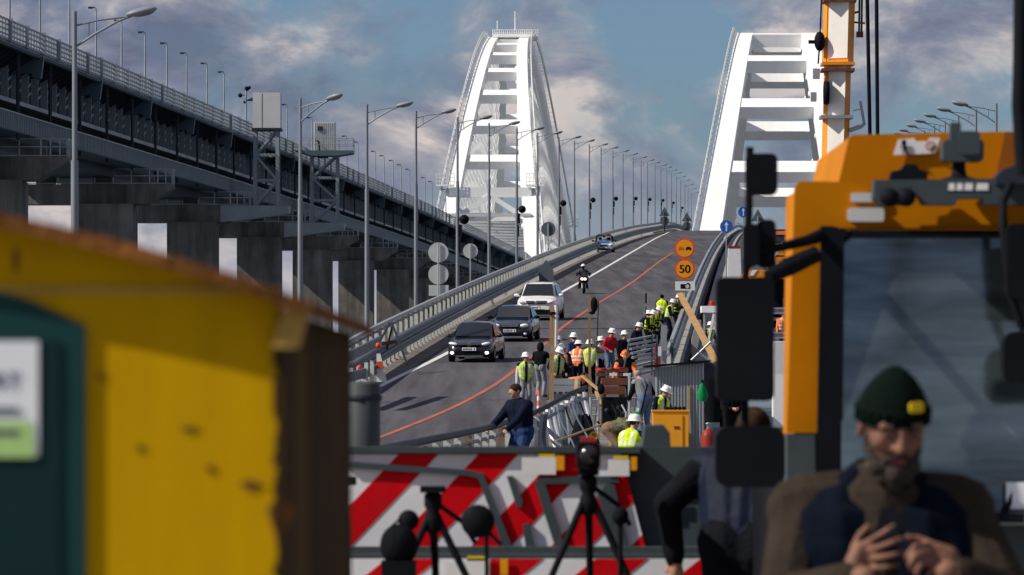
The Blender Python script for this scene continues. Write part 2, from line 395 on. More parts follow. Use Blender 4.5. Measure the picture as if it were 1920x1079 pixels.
# ================================================================ the setting
b = MB(); b.add([(-9000, -2000, -4.6), (9000, -2000, -4.6), (9000, 16000, -4.6), (-9000, 16000, -4.6)], [(0, 1, 2, 3)])
struct(b.build('water', 'sea'))
b = MB(); b.hexa([(-70, -160, -5), (70, -160, -5), (70, 168, -5), (-70, 168, -5), (-62, -155, 0), (62, -155, 0), (62, 163, 0), (-62, 163, 0)])
struct(b.build('ground', 'ground'))
DS = drange(60, 260, 4) + drange(260, 1600, 12)[1:]
# carriageway in use
road = MB(); sweep(road, rect(-6.0, 6.0, -1.1, 0.0), DS, -8.0, lambda d: zr(d) + 0.012)
road = struct(road.build('road', 'asphalt'))
b = MB(); sweep(b, rect(-.9, .45, 0.0, .006), DS, -12.3, lambda d: zr(d) + 0.012); b.build('road_shoulder', 'shoulder', road)
b = MB(); sweep(b, rect(-.5, .5, -.3, .13), DS, -13.5, lambda d: zr(d) + 0.012); b.build('kerb', 'concrete', road)
def drape(name, m, px, w, lift):
    pts = [G(x, y) for x, y in px]; fx = pchip([p.y for p in pts], [p.x for p in pts]); ds = drange(pts[0].y, pts[-1].y, 3.0); vs = []
    for q in ds: vs += [(fx(q) - w / 2, q, zr(q) + lift), (fx(q) + w / 2, q, zr(q) + lift)]
    b = MB(); b.add(vs, [(2 * i, 2 * i + 1, 2 * i + 3, 2 * i + 2) for i in range(len(ds) - 1)]); return b.build(name, m, road)
drape('edge_line', 'line_white', [(640, 757), (725, 719), (808, 679), (835, 665), (935, 613), (1060, 545), (1160, 488), (1225, 450), (1262, 433)], .22, .022)
drape('orange_line', 'line_orange', [(700, 826), (800, 787), (880, 750), (960, 700), (1010, 657), (1050, 619), (1110, 577), (1180, 534), (1230, 496), (1262, 474)], .17, .022)
b = MB()
for y in (617,):     # joint of the bridge deck
    a, c = G(1000, y), G(1180, y); b.box(XO(a.y, -13), XO(a.y, -2.6), a.y - .22, a.y + .22, zr(a.y) + .01, zr(a.y) + .02)
b.build('expansion_joint', 'black', road)
# the broken carriageway beside it: from the near edge of the standing span up to the arch
DR = drange(196, 260, 4) + drange(260, 1600, 12)[1:]
r2 = MB(); sweep(r2, rect(-8.4, 8.4, -1.3, 0.0), DR, 6.6, lambda d: zr(d) - .01)
r2 = struct(r2.build('road', 'asphalt'))
b = MB(); sweep(b, rect(-.35, .35, 0, .14), DR, -1.4, zr); b.build('kerb', 'concrete_grey', r2)
b = MB(); sweep(b, rect(-.1, .1, .0, .012), DR, .2, lambda d: zr(d) - .01); sweep(b, rect(-.1, .1, .0, .012), DR, 12.5, lambda d: zr(d) - .01); b.build('edge_line', 'line_white', r2)
# working platform left by the broken span
b = MB(); b.hexa([(.2, 100, -.4), (3.5, 100, -.4), (4.2, 158, -.4), (1.2, 158, -.4), (.2, 100, .01), (3.5, 100, .01), (4.2, 158, .95), (1.2, 158, .95)])
b.hexa([(1.2, 158, -.4), (5.6, 158, -.4), (6.2, 170, -.4), (1.6, 170, -.4), (1.2, 158, .96), (5.6, 158, .96), (6.2, 170, 1.15), (1.6, 170, 1.15)])
struct(b.build('work_platform', 'concrete'))
# road bridge piers
def road_pier(d):
    t = thing('bridge_pier', 'concrete pier carrying the road bridge deck', 'bridge pier', (XO(d, 0), d, -5), 0, 'piers under the road bridge')
    zt = zr(d) - 1.35 + 5
    b = MB(); b.box(-14, 14.5, -1.6, 1.6, zt - 1.4, zt); b.build('pier_cap', 'concrete', t)
    for x in (-10, 8):
        b = MB(); b.lathe([(1.3, 0), (1.3, zt - 1.4)], (x, 0, 0), 14); b.build('pier_column', 'concrete', t)
for d in drange(250, 1150, 64): road_pier(d)

# ---------------------------------------------------------------- parapet and guardrail left of the traffic
DP = drange(172, 300, 4) + drange(300, 1300, 10)[1:]
par = thing('bridge_parapet', 'steel parapet with pale upright slats along the open carriageway', 'parapet', (XO(172, -13.4), 172, zr(172)))
zf = lambda d: zr(d) + .14
b = MB(); sweep(b, rect(-.07, .07, 1.12, 1.26), DP, -13.45, zf); b.build('handrail', 'galv', par, True)
b = MB(); sweep(b, rect(-.03, .03, .98, 1.05), DP, -13.45, zf); b.build('upper_rail', 'galv_dark', par, True)
b = MB(); sweep(b, rect(-.03, .03, .1, .17), DP, -13.45, zf); b.build('lower_rail', 'galv_dark', par, True)
pk = MB(); pk.box(-.058, .058, -.03, .03, .0, 1.13)
rep('post', pk, 'picket', par, [(XO(d, -13.45), d, zr(d) + .13) for d in drange(172.6, 950, 3.4)])
WB = [(-.02, -.16), (.05, -.13), (.06, -.07), (-.01, -.03), (-.01, .03), (.06, .07), (.05, .13), (-.02, .16), (-.05, .16), (-.05, -.16)]
gr = thing('guardrail', 'double corrugated guardrail beam in front of the slatted parapet', 'guardrail', (XO(172, -12.75), 172, zr(172)))
for h in (.40, .72):
    b = MB(); sweep(b, [(p[0], p[1] + h + .1) for p in WB], DP, -12.75, zr); b.build('beam', 'galv_dark', gr, True)
gp = MB(); gp.box(-.05, .05, -.04, .04, .1, .95); gp.box(-.08, .1, -.06, .06, .02, .12); l0 = gr.location
gpo = gp.build('post', 'picket', gr)
for d in drange(173.5, 700, 2.3):
    o = gpo.copy(); COL.objects.link(o); o.location = (XO(d, -12.88) - l0.x, d - l0.y, zr(d) - l0.z)

# barrier between the carriageways
bar = thing('median_barrier', 'galvanised rail on concrete base between the open and broken carriageways', 'guardrail', (XO(196, -2.5), 196, zr(196)))
DM = drange(188, 300, 4) + drange(300, 1200, 10)[1:]
b = MB(); sweep(b, rect(-.3, .3, -1.0, .22), DM, -2.45, zr); b.build('concrete_base', 'concrete_grey', bar, True)
b = MB(); sweep(b, rect(-.06, .06, 1.05, 1.17), DM, -2.5, zr); b.build('top_rail', 'galv', bar, True)
b = MB(); sweep(b, [(-p[0], p[1] + .72) for p in WB], DM, -2.62, zr); b.build('beam', 'galv', bar, True)
b = MB(); sweep(b, [(p[0], p[1] + .72) for p in WB], DM, -2.38, zr); b.build('beam', 'galv_dark', bar, True)
gp = MB(); gp.box(-.05, .05, -.05, .05, .2, 1.08); l0 = bar.location; gpo = gp.build('post', 'galv_dark', bar); gpo.location.z = 0
for d in drange(190, 560, 2.5):
    o = gpo.copy(); COL.objects.link(o); o.location = (XO(d, -2.5) - l0.x, d - l0.y, zr(d) - l0.z)
# the broken edge: deck end with ribs hanging
b = MB(); b.hexa([(-.12, -.25, -1.2), (.18, -.25, -1.2), (.18, .25, -1.2), (-.12, .25, -1.2), (-.12, -.25, .9), (.05, -.25, .9), (.05, .25, .9), (-.12, .25, .9)])
rep('edge_rib', b, 'concrete_grey', r2, [(XO(197 + k * 1.4, -1.75), 197 + k * 1.4, zr(197 + k * 1.4)) for k in range(16)])

# ---------------------------------------------------------------- railway viaduct
via = thing('railway_viaduct', 'long dark steel railway viaduct on concrete piers with lattice railing', 'viaduct', (XO(374, -58.7), 374, -5))
def vz(h): return lambda d: zrail(d) - h
DV = drange(250, 1500, 8.9)
sides = ((-52.0, 1), (-65.4, -1))
b = MB(); sweep(b, rect(-6.7, 6.7, -1.75, -1.35), DV, -58.7, zrail); b.build('deck_slab', 'steel_blue', via, True)
for o, s in sides:
    b = MB(); sweep(b, rect(-.2, .2, -1.85, -1.35), DV, o - s * .3, zrail); b.build('edge_beam', 'steel_blue', via, True)
    b = MB(); sweep(b, rect(-.3, .3, -5.2, -1.75), DV, o - s * 2.8, zrail); b.build('girder_web', 'steel_dark', via, True)
    b = MB(); sweep(b, rect(-.9, 1.5 if s > 0 else .9, -5.45, -5.15), DV, o - s * 2.8, zrail); b.build('flange', 'steel_pale', via, True)
    b = MB(); sweep(b, rect(-.2, .2, -7.75, -6.5), DV, o - s * .4, zrail); b.build('lower_fascia', 'steel_blue', via, True)
    b = MB(); sweep(b, rect(-.3, .3, -6.5, -6.4), DV, o - s * .4, zrail); b.build('fascia_rail', 'steel_pale', via, True)
b = MB(); sweep(b, rect(-6.2, 6.2, -7.8, -7.4), DV, -58.7, zrail); b.build('lower_deck', 'steel_dark', via, True)
b = MB(); sweep(b, rect(-3.6, 3.6, -8.6, -7.6), DV, -58.7, zrail); b.build('box_girder', 'steel_dark', via, True)
# lattice railing, one panel of real bars for each bay
def lattice(d0, d1, o, step, name):
    b = MB()
    for h in (.0, .36, .72, 1.08, 1.42):
        ds = drange(d0, d1, 9); sweep(b, rect(-.04, .04, -h - (.11 if h > .1 else .14), -h), ds, o, zrail)
    d = d0
    while d < d1:
        x = XO(d, o); z = zrail(d); b.box(x - .04, x + .04, d, d + step * .40, z - 1.5, z); d += step
    return b.build(name, 'steel_pale', via, True)
ST = [253.6 + 71.2 * k for k in range(18)]
for i in range(14):
    lattice(ST[i], ST[i + 1] - .4, -52.0, 1.5 if i < 7 else 2.4, 'railing_panel')
b = MB(); b.box(-.1, .12, -.4, .4, -1.6, .06)
rep('railing_post', b, 'steel_pale', via, [(XO(d, -51.9), d, zrail(d)) for d in drange(254, 900, 8.9)])
# stiffeners of the girder and the small frames between
b = MB(); b.box(-.1, .45, -.12, .12, -5.2, -1.75)
rep('stiffener', b, 'steel_pale', via, [(XO(d, -54.4), d, zrail(d)) for d in drange(254, 1150, 5.5)])
c = MB()
for h in (2.6, 3.3, 4.0): c.bar((.2, 1.2, -h - .3), (.2, 3.9, -h + .15), .1, .16)
rep('cable_bracket', c, 'steel_pale', via, [(XO(d, -54.4), d, zrail(d)) for d in drange(254, 800, 5.5)])
b = MB(); b.hexa([(0, -.08, -2.9), (.2, -.08, -2.9), (.2, .08, -2.9), (0, .08, -2.9), (0, -.08, -1.75), (1.95, -.08, -1.75), (1.95, .08, -1.75), (0, .08, -1.75)])
rep('cantilever_rib', b, 'steel_dark', via, [(XO(d, -54.2), d, zrail(d)) for d in drange(254, 1050, 2.75)])
# heavy brackets half-way and at the piers
for d in drange(289, 1150, 35.6):
    x = XO(d, -53.8); z = zrail(d); b = MB()
    b.prism([(x - .6, z - 3.0), (x + .9, z - 2.9), (x + 1.05, z - 3.35), (x + 1.6, z - 3.3), (x + 1.8, z - 1.7), (x - .6, z - 1.7)], 'y', d - .5, d + .5); b.build('bracket', 'steel_blue', via, True)
b = MB()
for d in drange(300, 640, .9): x = XO(d, -52.15); z = zrail(d); b.box(x - .05, x + .03, d - .12, d + .12, z - 7.7, z - 6.5)
stuff(b.build('fascia_picket', 'steel_pale', via, True))
b = MB(); b.box(-.08, .08, -.08, .08, -8.2, -1.6)
rep('drain_pipe', b, 'steel_dark', via, [(XO(d, -52.6), d + q, zrail(d)) for d in drange(262, 1100, 17.8) for q in (-.6, .6)])
# piers: cap with sloping end, column, inspection walkway with handrail
for i in range(1, 14):
    d = ST[i]; zc = zrail(d) - 9.2; x0 = XO(d, 0)
    b = MB(); cp = [(-63.6, zc), (-50.0, zc), (-50.0, zc - .35), (-52.2, zc - 1.75), (-63.6, zc - 1.75)]
    b.prism([(x0 + p, q) for p, q in cp], 'y', d - 1.7, d + 1.7); cap = b.build('pier_cap', 'concrete', via, True)
    b = MB(); b.prism([(x0 - 58.3, -5), (x0 - 53.4, -5), (x0 - 53.4, zc - 1.75), (x0 - 58.3, zc - 1.75)], 'y', d - 3.0, d + 3.4); b.build('pier_column', 'concrete', via, True)
    if i < 11:
        b = MB()
        for xx in (-50.05, -50.6, -51.3, -52.0, -53.6, -55.2, -56.8, -58.4, -60.0, -61.6, -63.2): b.box(x0 + xx - .05, x0 + xx + .05, d - 1.75, d - 1.65, zc, zc + 1.35)
        for h in (.05, .7, 1.3): b.box(x0 - 63.3, x0 - 50.0, d - 1.75, d - 1.67, zc + h, zc + h + .07)
        for yy in (d - 1, d, d + 1): b.box(x0 - 50.1, x0 - 50.0, yy - .05, yy + .05, zc, zc + 1.35)
        b.box(x0 - 50.1, x0 - 50.02, d - 1.7, d + 1.7, zc + 1.3, zc + 1.37)
        stuff(b.build('walkway_rail', 'galv', via, True))
        b = MB(); b.box(-.8, .8, -.9, .9, 0, .75); rep('bearing_block', b, 'concrete', via, [(x0 + q, d, zc) for q in (-61.2, -56.2, -52.5)])
    if i in (4, 5):       # steel arm that carries an equipment tower
        b = MB(); b.prism([(x0 - 53.0, zc - 1.75), (x0 - 46.1, zc - .8), (x0 - 46.1, zc - .08), (x0 - 53.0, zc - .02)], 'y', d - 1.9, d + 1.9); b.build('tower_arm', 'steel_pale', via, True)

# lamp posts on the viaduct
b = MB(); b.tube([(0, 0, 0), (0, 0, 5.1)], [.09, .06], 6); lm = b
lp0 = thing('viaduct_lamp', 'slim lamp post with small hooked head on the railway viaduct', 'lamp post', (0, 0, 0), 0, 'lamp posts along the railway viaduct')
lm.build('pole', 'steel_pale', lp0); b = MB(); b.tube([(0, 0, 5.05), (-.12, 0, 5.2), (-.35, 0, 5.2)], .05, 6); b.box(-.62, -.25, -.1, .1, 5.08, 5.24); b.build('lamp_head', 'steel_dark', lp0)
vx = [18, 75, 130, 180, 228, 272, 313, 350, 388, 420, 538, 585, 650, 671, 704, 720, 737, 752, 768, 797, 810, 836]
first = True
for x in vx:
    d = 52.3e4 / (1392 - x)
    for _ in range(6): d = (52.3 - shift(d)) * 1e4 / (1392 - x)
    loc = (XO(d, -52.3), d, zrail(d) - 1.1)
    if first: lp0.location = loc; first = False
    else: dup(lp0, loc)
d = 52.3e4 / (1392 - 453); cm = thing('camera_post', 'viaduct post carrying round cameras and small sensors', 'camera post', (XO(d, -52.3), d, zrail(d) - 1.1))
b = MB(); b.tube([(0, 0, 0), (0, 0, 4.6)], .1, 8); b.build('pole', 'steel_pale', cm)
for q in ((-.6, 3.9, .24), (.1, 4.6, .26), (-.15, 3.2, .14), (.35, 4.7, .18)):
    b = MB(); b.ell((q[0], 0, q[1]), (q[2],) * 3, 10, 6); b.bar((0, 0, q[1]), (q[0], 0, q[1]), .06, .06); b.build('camera', 'black', cm)

# equipment towers standing on the pier arms
def tower_frame(t, x0, x1, y0, y1, z0, z1, sec, m='steel_pale'):
    for x in (x0, x1):
        for y in (y0, y1):
            b = MB(); b.box(x - sec / 2, x + sec / 2, y - sec / 2, y + sec / 2, z0, z1); b.build('leg', m, t, True)
    n = 3; hs = [z0 + (z1 - z0) * k / n for k in range(n + 1)]
    b = MB()
    for k in range(n):
        for y in (y0, y1):
            a, c = ((x0, hs[k]), (x1, hs[k + 1])) if k % 2 == 0 else ((x1, hs[k]), (x0, hs[k + 1]))
            b.bar((a[0], y, a[1]), (c[0], y, c[1]), sec * .6, sec * .7)
            if k: b.bar((x0, y, hs[k]), (x1, y, hs[k]), sec * .7, sec * .8)
        for x in (x0, x1):
            b.bar((x, y0, hs[k]), (x, y1, hs[k + 1]), sec * .6, sec * .6)
            if k: b.bar((x, y0, hs[k]), (x, y1, hs[k]), sec * .7, sec * .8)
    stuff(b.build('bracing', m, t, True))
d = ST[4]; zc = zrail(d) - 9.25; p0, p1 = P(479, 240, d), P(521, 240, d)
t = thing('equipment_tower', 'braced steel tower carrying one tall closed grey cabinet', 'tower', (p0.x, d, zc), 0, 'towers beside the viaduct')
tower_frame(t, p0.x, p1.x, d - 1.2, d + 1.2, zc, P(0, 244, d).z, .34)
b = MB(); a, c = P(474, 240, d - 1.5), P(520, 174, d - 1.5); b.box(a.x, c.x + .3, d - 1.5, d + 1.5, a.z, c.z); cab = b.build('cabinet', 'arch_grey', t, True)
b = MB(); b.box(a.x + .9, a.x + .92, d - 1.53, d - 1.5, a.z + .05, c.z - .05); b.build('panel_joint', 'steel_blue', cab, True)
b = MB(); b.box(a.x - .1, c.x + .4, d - 1.6, d + 1.6, a.z - .25, a.z - .01); b.build('base_frame', 'steel_dark', t, True)
b = MB(); b.prism([(a.x - .75, c.z - .75), (a.x, c.z - .45), (a.x, c.z - .75)], 'y', d - 1, d + .5); b.build('bracket', 'steel_dark', t, True)
d = ST[5]; zc = zrail(d) - 9.25; p0, p1 = P(585, 290, d), P(633, 290, d)
t = thing('equipment_tower', 'braced steel tower with railed platform and ribbed cabin on top', 'tower', (p0.x, d, zc), 0, 'towers beside the viaduct')
zp = P(0, 284, d).z; tower_frame(t, p0.x, p1.x, d - 1.4, d + 1.4, zc, zp - .5, .34)
a, c = P(553, 284, d), P(663, 284, d); b = MB(); b.prism([(a.x, zp), (c.x, zp), (c.x, zp - .3), (p1.x, zp - .6), (p0.x, zp - .6)], 'y', d - 2.4, d + 2.4); b.build('platform', 'steel_blue', t, True)
b = MB()
for k in range(9):
    x = a.x + (c.x - a.x) * k / 8
    for y in (d - 2.35, d + 2.35): b.box(x - .04, x + .04, y - .04, y + .04, zp, zp + 1.35)
for h in (.65, 1.32):
    for y in (d - 2.35, d + 2.35): b.box(a.x, c.x, y - .04, y + .04, zp + h, zp + h + .07)
    b.box(c.x - .05, c.x + .03, d - 2.35, d + 2.35, zp + h, zp + h + .07)
stuff(b.build('railing', 'steel_pale', t, True))
e, g = P(589, 284, d), P(629, 230, d); b = MB(); b.box(e.x, g.x, d - 1.3, d + 1.3, zp, g.z)
for k in range(10): x = e.x + (g.x - e.x) * (k + .5) / 10; b.box(x - .03, x + .03, d - 1.36, d - 1.3, zp + .1, g.z - .05)
cab = b.build('cabin', 'arch_grey', t, True)
b = MB(); b.box(e.x + .5, e.x + 1.0, d - 1.5, d - 1.36, g.z - 1.0, g.z - .5); b.build('vent', 'steel_dark', cab, True)
b = MB(); b.tube([(e.x + .2, d - 1.6, zp + 1.2), (e.x + .6, d - 1.8, zp + 1.0), (e.x + .7, d - 1.9, zp + .2), (e.x + .5, d - 1.9, zp - .8), (e.x + 1.6, d - 1.9, zp - .8), (e.x + 1.7, d - 1.9, zp - .2)], .09, 6); b.build('cable', 'black', t, True)

# ---------------------------------------------------------------- the two white arches
D1, SPAN = 1150.0, 227.0
def arch(name, label, Xc, w_lo, w_top, ztop, tw, struts, sh, rail):
    AX = .051; zb = 16.7
    def C(t): d = D1 + SPAN / 2 * (1 + t); return Xc + AX * (d - D1), d, zb + (ztop - zb) * (1 - t * t)
    def w(z): return w_lo + (w_top - w_lo) * (z - 32.0) / (ztop - 32.0)
    t0 = thing(name, label, 'arch bridge', (Xc, D1, -5))
    TS = [-1 + 2 * i / 56 for i in range(57)]
    def rib_ring(t, s):
        x, d, z = C(t); hw = w(z); rw = tw * (1.0 + .55 * (abs(t) ** 2)); rh = 3.0 + 1.2 * t * t
        g = math.atan2(-(ztop - zb) * 2 * t * 2 / SPAN, 1.0); ny, nz = -math.sin(g), math.cos(g)
        o, i = x + s * hw, x + s * (hw - rw); ring = []
        for xx, k in ((o, -1), (i, -1), (i, 1), (o, 1)): ring.append((xx, d + ny * rh / 2 * k, z + nz * rh / 2 * k))
        return ring
    for s in (-1, 1):
        b = MB(); b.loft([rib_ring(t, s) for t in TS], smooth=False); rb = b.build('rib', 'arch_white', t0, True)
        # walkway along the outer edge of the rib
        b = MB()
        for j, off in ((0, .25), (1, 1.35)):
            b.tube([(r[0] + s * .9 * 1.0, (q[1]), q[2] + off) for t in TS for q in (rib_ring(t, s)[3],) for r in (q,)], .12 if j else .2, 5)
        for k in range(0, 112):
            q = rib_ring(-.93 + 1.86 * k / 111, s)[3]; b.bar((q[0] + s * .9, q[1], q[2] + .2), (q[0] + s * .9, q[1], q[2] + 1.4), .12, .12); b.bar((q[0], q[1], q[2] + .1), (q[0] + s * .9, q[1], q[2] + .25), .2, .12)
        stuff(b.build('rib_walkway', 'arch_grey', rb, True))
        b = MB()       # brackets on the inner face
        for k in range(26):
            t = -.9 + 1.8 * k / 25; r4 = rib_ring(t, s); q = Vector(r4[1]); b.ell((q.x - s * .1, q.y, q.z + .4), (.28, .5, .7), 8, 5)
        stuff(b.build('hanger_anchor', 'arch_white', rb, True))
        b = MB()       # hangers down to the deck
        zf = zrail if rail else zr; n = 40 if rail else 26
        for k in range(n):
            t = -.86 + 1.72 * k / (n - 1); x, d, z = C(t); hw = w(z) - tw * .5
            for dd in ((-14, 14) if rail else (-9, 9)):
                d2 = min(max(d + dd, D1 + 12), D1 + SPAN - 12); zd = zf(d2) - 1.0; x2 = Xc + AX * (d2 - D1)
                if z > zd + 3: b.tube([(x + s * hw, d, z - 1.4), (x2 + s * (w(zd) - tw * .3), d2, zd)], .085 if rail else .1, 4, False)
        stuff(b.build('hanger', 'arch_white', rb, True))
        b = MB(); rings = []     # tie girder at deck level
        for d in drange(D1 + 6, D1 + SPAN - 6, 20):
            x = Xc + AX * (d - D1); zd = zf(d); rings.append([(x + s * (w(zd) - .3) + a, d, zd + c) for a, c in rect(-.7, .7, -3.6, -.6)])
        b.loft(rings, False); b.build('tie_girder', 'arch_white', t0, True)
    for t in struts:
        x, d, z = C(t); hw = w(z) - tw * .9
        g = math.atan2(-(ztop - zb) * 4 * t / SPAN, 1.0); ny, nz = -math.sin(g), math.cos(g); ty, tz = math.cos(g), math.sin(g)
        b = MB(); h, l = sh
        c4 = [(d + ty * l / 2 * a + ny * h / 2 * k, z + tz * l / 2 * a + nz * h / 2 * k) for a, k in ((-1, -1), (1, -1), (1, 1), (-1, 1))]
        b.prism([(p, q) for p, q in c4], 'x', x - hw, x + hw); b.build('strut', 'arch_white', t0, True)
    return t0, C, w, rib_ring
ra, C, w, rr = arch('railway_arch', 'tall narrow white tied arch over the railway viaduct', -6.0, 11.3, 4.7, 82.2, 2.3,
                    [-.69, -.59, -.485, -.385, -.285, -.19, -.1, 0, .1, .19, .285, .385, .485, .59, .69], (2.2, 2.6), True)
# portal frame above the rails
for t in (-.79, .79):
    x, d, z = C(t); hw = w(z) - 1; z1 = P(0, 352, d).z if t < 0 else z
    b = MB(); b.box(x - hw, x + hw, d - 1, d + 1, z1 - 2.2, z1); pt = b.build('portal_beam', 'arch_white', ra, True)
    b = MB()
    for s in (-1, 1):
        b.bar((x, d - .6, z1 - 1.8), (x + s * (hw + .8), d - .6, z1 - 8.2), 1.2, 1.1); b.bar((x + s * hw * .62, d - .4, z1 - 5.6), (x + s * (hw + 1), d - .4, z1 - 2.6), .6, .6)
    b.box(x - hw * .98, x + hw * .98, d - .3, d + .6, z1 - 7.4, z1 - 5.6); b.build('portal_brace', 'arch_white', ra, True)
    for s in (-1, 1):
        b = MB(); xx = x + s * (w(z1) + .3); b.box(xx - 2.0, xx + 2.0, d - 2, d + 1, z1 + .2, z1 + .6)
        for k in range(6): b.box(xx - 2 + k * .8 - .06, xx - 2 + k * .8 + .06, d - 2, d - 1.9, z1 + .6, z1 + 3.0)
        for h in (1.2, 2.0, 2.9): b.box(xx - 2, xx + 2, d - 2.02, d - 1.9, z1 + h, z1 + h + .12)
        b.build('portal_platform', 'arch_white', ra, True)
b = MB()      # lateral bracing seen below the portal
for k in range(12):
    d = D1 + 18 + k * 17; x = -6.0 + .051 * (d - D1); zz = zrail(d) + 8.5 - .22 * k; b.bar((x - 9.2, d, zz), (x + 9.2, d, zz), .9, .7); b.bar((x - 9.2, d, zz), (x + 9.2, d + 17, zz - .3), .5, .5)
stuff(b.build('lateral_bracing', 'arch_grey', ra, True))
x, d, z = C(-.1); zt = P(0, 68, d).z; b = MB(); a, c = P(924, 68, d), P(1008, 56, d)
b.box(a.x, c.x, d - 1, d + 14, a.z - .35, a.z)
for k in range(22): xx = a.x + (c.x - a.x) * k / 21; b.box(xx - .1, xx + .1, d - 1, d - .85, a.z, c.z)
for h in (.5, 1.0): b.box(a.x, c.x, d - 1.02, d - .85, a.z + (c.z - a.z) * h - .14, a.z + (c.z - a.z) * h)
b.box(a.x, c.x, d + 13.8, d + 14, a.z, c.z - .1); b.build('summit_platform', 'arch_white', ra, True)
b = MB(); q = P(966, 56, d); q2 = P(966, 20, d); b.tube([(q.x, d + 3, q.z), (q.x, d + 3, q2.z)], .13, 6); b.build('mast', 'arch_white', ra, True)
b = MB(); q = P(933, 56, d); q2 = P(933, 41, d); b.tube([(q.x, d + 3, q.z), (q.x, d + 3, q2.z)], .2, 6); b.ell((q.x, d + 3, q2.z), (.3, .3, .35), 8, 5); b.build('beacon', 'arch_grey', ra, True)
arch('road_arch', 'broad white tied arch over the road, with wide flat cross struts', 57.0, 17.5, 9.2, 83.2, 3.6,
     [-.72, -.54, -.35, -.12, .12, .33, .53, .72], (3.0, 4.0), False)

# ---------------------------------------------------------------- street lamps
def lamp_proto(label, group, speaker=False):
    t = thing('street_lamp', label, 'street lamp', (0, 0, 0), 0, group)
    b = MB(); b.tube([(0, 0, 0), (0, 0, 6.4)], [.092, .078], 8); b.tube([(0, 0, 6.4), (0, 0, 9.5)], [.056, .05], 8); b.lathe([(.16, 0), (.16, .35), (.12, .4)], n=8); b.build('pole', 'pole', t)
    b = MB(); b.tube([(0, 0, 9.2), (.5, 0, 9.32), (1.15, 0, 9.4)], .022, 6); b.tube([(0, 0, 8.75), (.4, 0, 9.02), (.9, 0, 9.30), (1.2, 0, 9.42)], .028, 6); b.bar((.3, 0, 9.26), (.3, 0, 8.97), .03, .03); arm = b.build('arm', 'pole', t)
    b = MB(); rot = Euler((0, R(-12), 0)).to_matrix(); b.ell((1.38, 0, 9.50), (.34, .16, .085), 14, 8, rot); b.build('lamp_head', 'lamp_head', t)
    b = MB(); b.ell((1.42, 0, 9.475), (.26, .13, .075), 12, 6, rot); b.build('lens', 'lamp_glass', t)
    if speaker:
        b = MB(); b.box(.08, .3, -.05, .05, 4.5, 4.6); b.lathe([(.04, -.25), (.1, -.05), (.23, .0), (.24, .06), (0, .07)], (.33, -.1, 4.55), 10, 'y'); b.box(.07, .2, -.1, .1, 3.7, 4.3); b.box(.07, .14, -.06, .06, 2.9, 3.6); b.build('loudspeaker', 'black', t)
    return t
gL = 'street lamps along the open carriageway'
l1 = lamp_proto('grey street lamp on the parapet side with arm over the traffic', gL)
l2 = lamp_proto('grey street lamp with black loudspeaker halfway up its pole', gL, True)
lx = [140, 563, 688, 780, 858, 917, 969, 1008, 1048, 1077, 1105, 1127, 1149, 1168, 1187, 1202, 1214, 1228, 1239, 1250, 1259, 1268, 1276, 1284, 1290, 1296]
spk = {858, 969, 1048, 1105, 1149, 1187, 1214, 1239, 1259, 1276}
u1 = u2 = False
for x in lx:
    d = 13.8e4 / (1392 - x)
    for _ in range(30):
        d = .5 * d + .5 * (13.8 - shift(d)) * 1e4 / (1392 - x)
    loc = (XO(d, -13.8), d, zr(d)); rz = R(-38) if x == 563 else R(random.uniform(-6, 3))
    if x in (140,): loc = (P(140, 0, 111).x, 111, .0); rz = R(4)
    if x in spk:
        if not u2: l2.location = loc; l2.rotation_euler.z = rz; u2 = True
        else: dup(l2, loc, rz)
    elif not u1: l1.location = loc; l1.rotation_euler.z = rz; u1 = True
    else: dup(l1, loc, rz)
gR = 'street lamps along the broken carriageway'
first = None
for x, d in ((1868, 203), (1830, 228), (1797, 259), (1772, 289), (1752, 318), (1733, 352), (1719, 382), (1706, 412), (1696, 444), (1686, 476), (1677, 510), (1668, 545), (1661, 580), (1655, 612)):
    loc = (P(x, 0, d).x, d, zr(d) + .1); lab = 'grey street lamp behind the orange crane with arm pointing at the arches'
    if first is None: first = dup(l1, loc, R(180), lab, gR)
    else: dup(first, loc, R(180) + R(random.uniform(-5, 5)))
# ================================================================ people
def capsule(mb, a, b, ra, rb, n=10):
    a, b = Vector(a), Vector(b); d = b - a
    if d.length < 1e-4: d = Vector((0, 0, 1e-3)); b = a + d
    d.normalize(); u = Vector((0, 0, 1)) if abs(d.z) < .9 else Vector((1, 0, 0)); p = d.cross(u).normalized(); q = d.cross(p)
    rings = []
    for c, r, s in ((a, ra, -1), (b, rb, 1)):
        for k in ((1.0, .75, .4, 0) if s < 0 else (0, .4, .75, 1.0)):
            ang = k * math.pi / 2 * .96; h = math.sin(ang) * r * s; w = math.cos(ang) * r
            rings.append([c + d * h + (p * math.cos(2 * math.pi * j / n) + q * math.sin(2 * math.pi * j / n)) * w for j in range(n)])
    mb.loft(rings)
def voxel_skin(prims, vox, smooth=3):      # one continuous surface over all the limbs
    mb = MB()
    for a, b, ra, rb, tg in prims: capsule(mb, a, b, ra, rb)
    me = bpy.data.meshes.new('tmp'); me.from_pydata(mb.v, [], mb.f)
    bm = bmesh.new(); bm.from_mesh(me); bmesh.ops.recalc_face_normals(bm, faces=bm.faces); bm.to_mesh(me); bm.free()
    ob = bpy.data.objects.new('tmp', me); COL.objects.link(ob)
    m = ob.modifiers.new('r', 'REMESH'); m.mode = 'VOXEL'; m.voxel_size = vox; m.use_smooth_shade = True
    if smooth: k = ob.modifiers.new('s', 'SMOOTH'); k.factor = .5; k.iterations = smooth
    dg = bpy.context.evaluated_depsgraph_get(); res = bpy.data.meshes.new_from_object(ob.evaluated_get(dg))
    bpy.data.objects.remove(ob); bpy.data.meshes.remove(me); return res
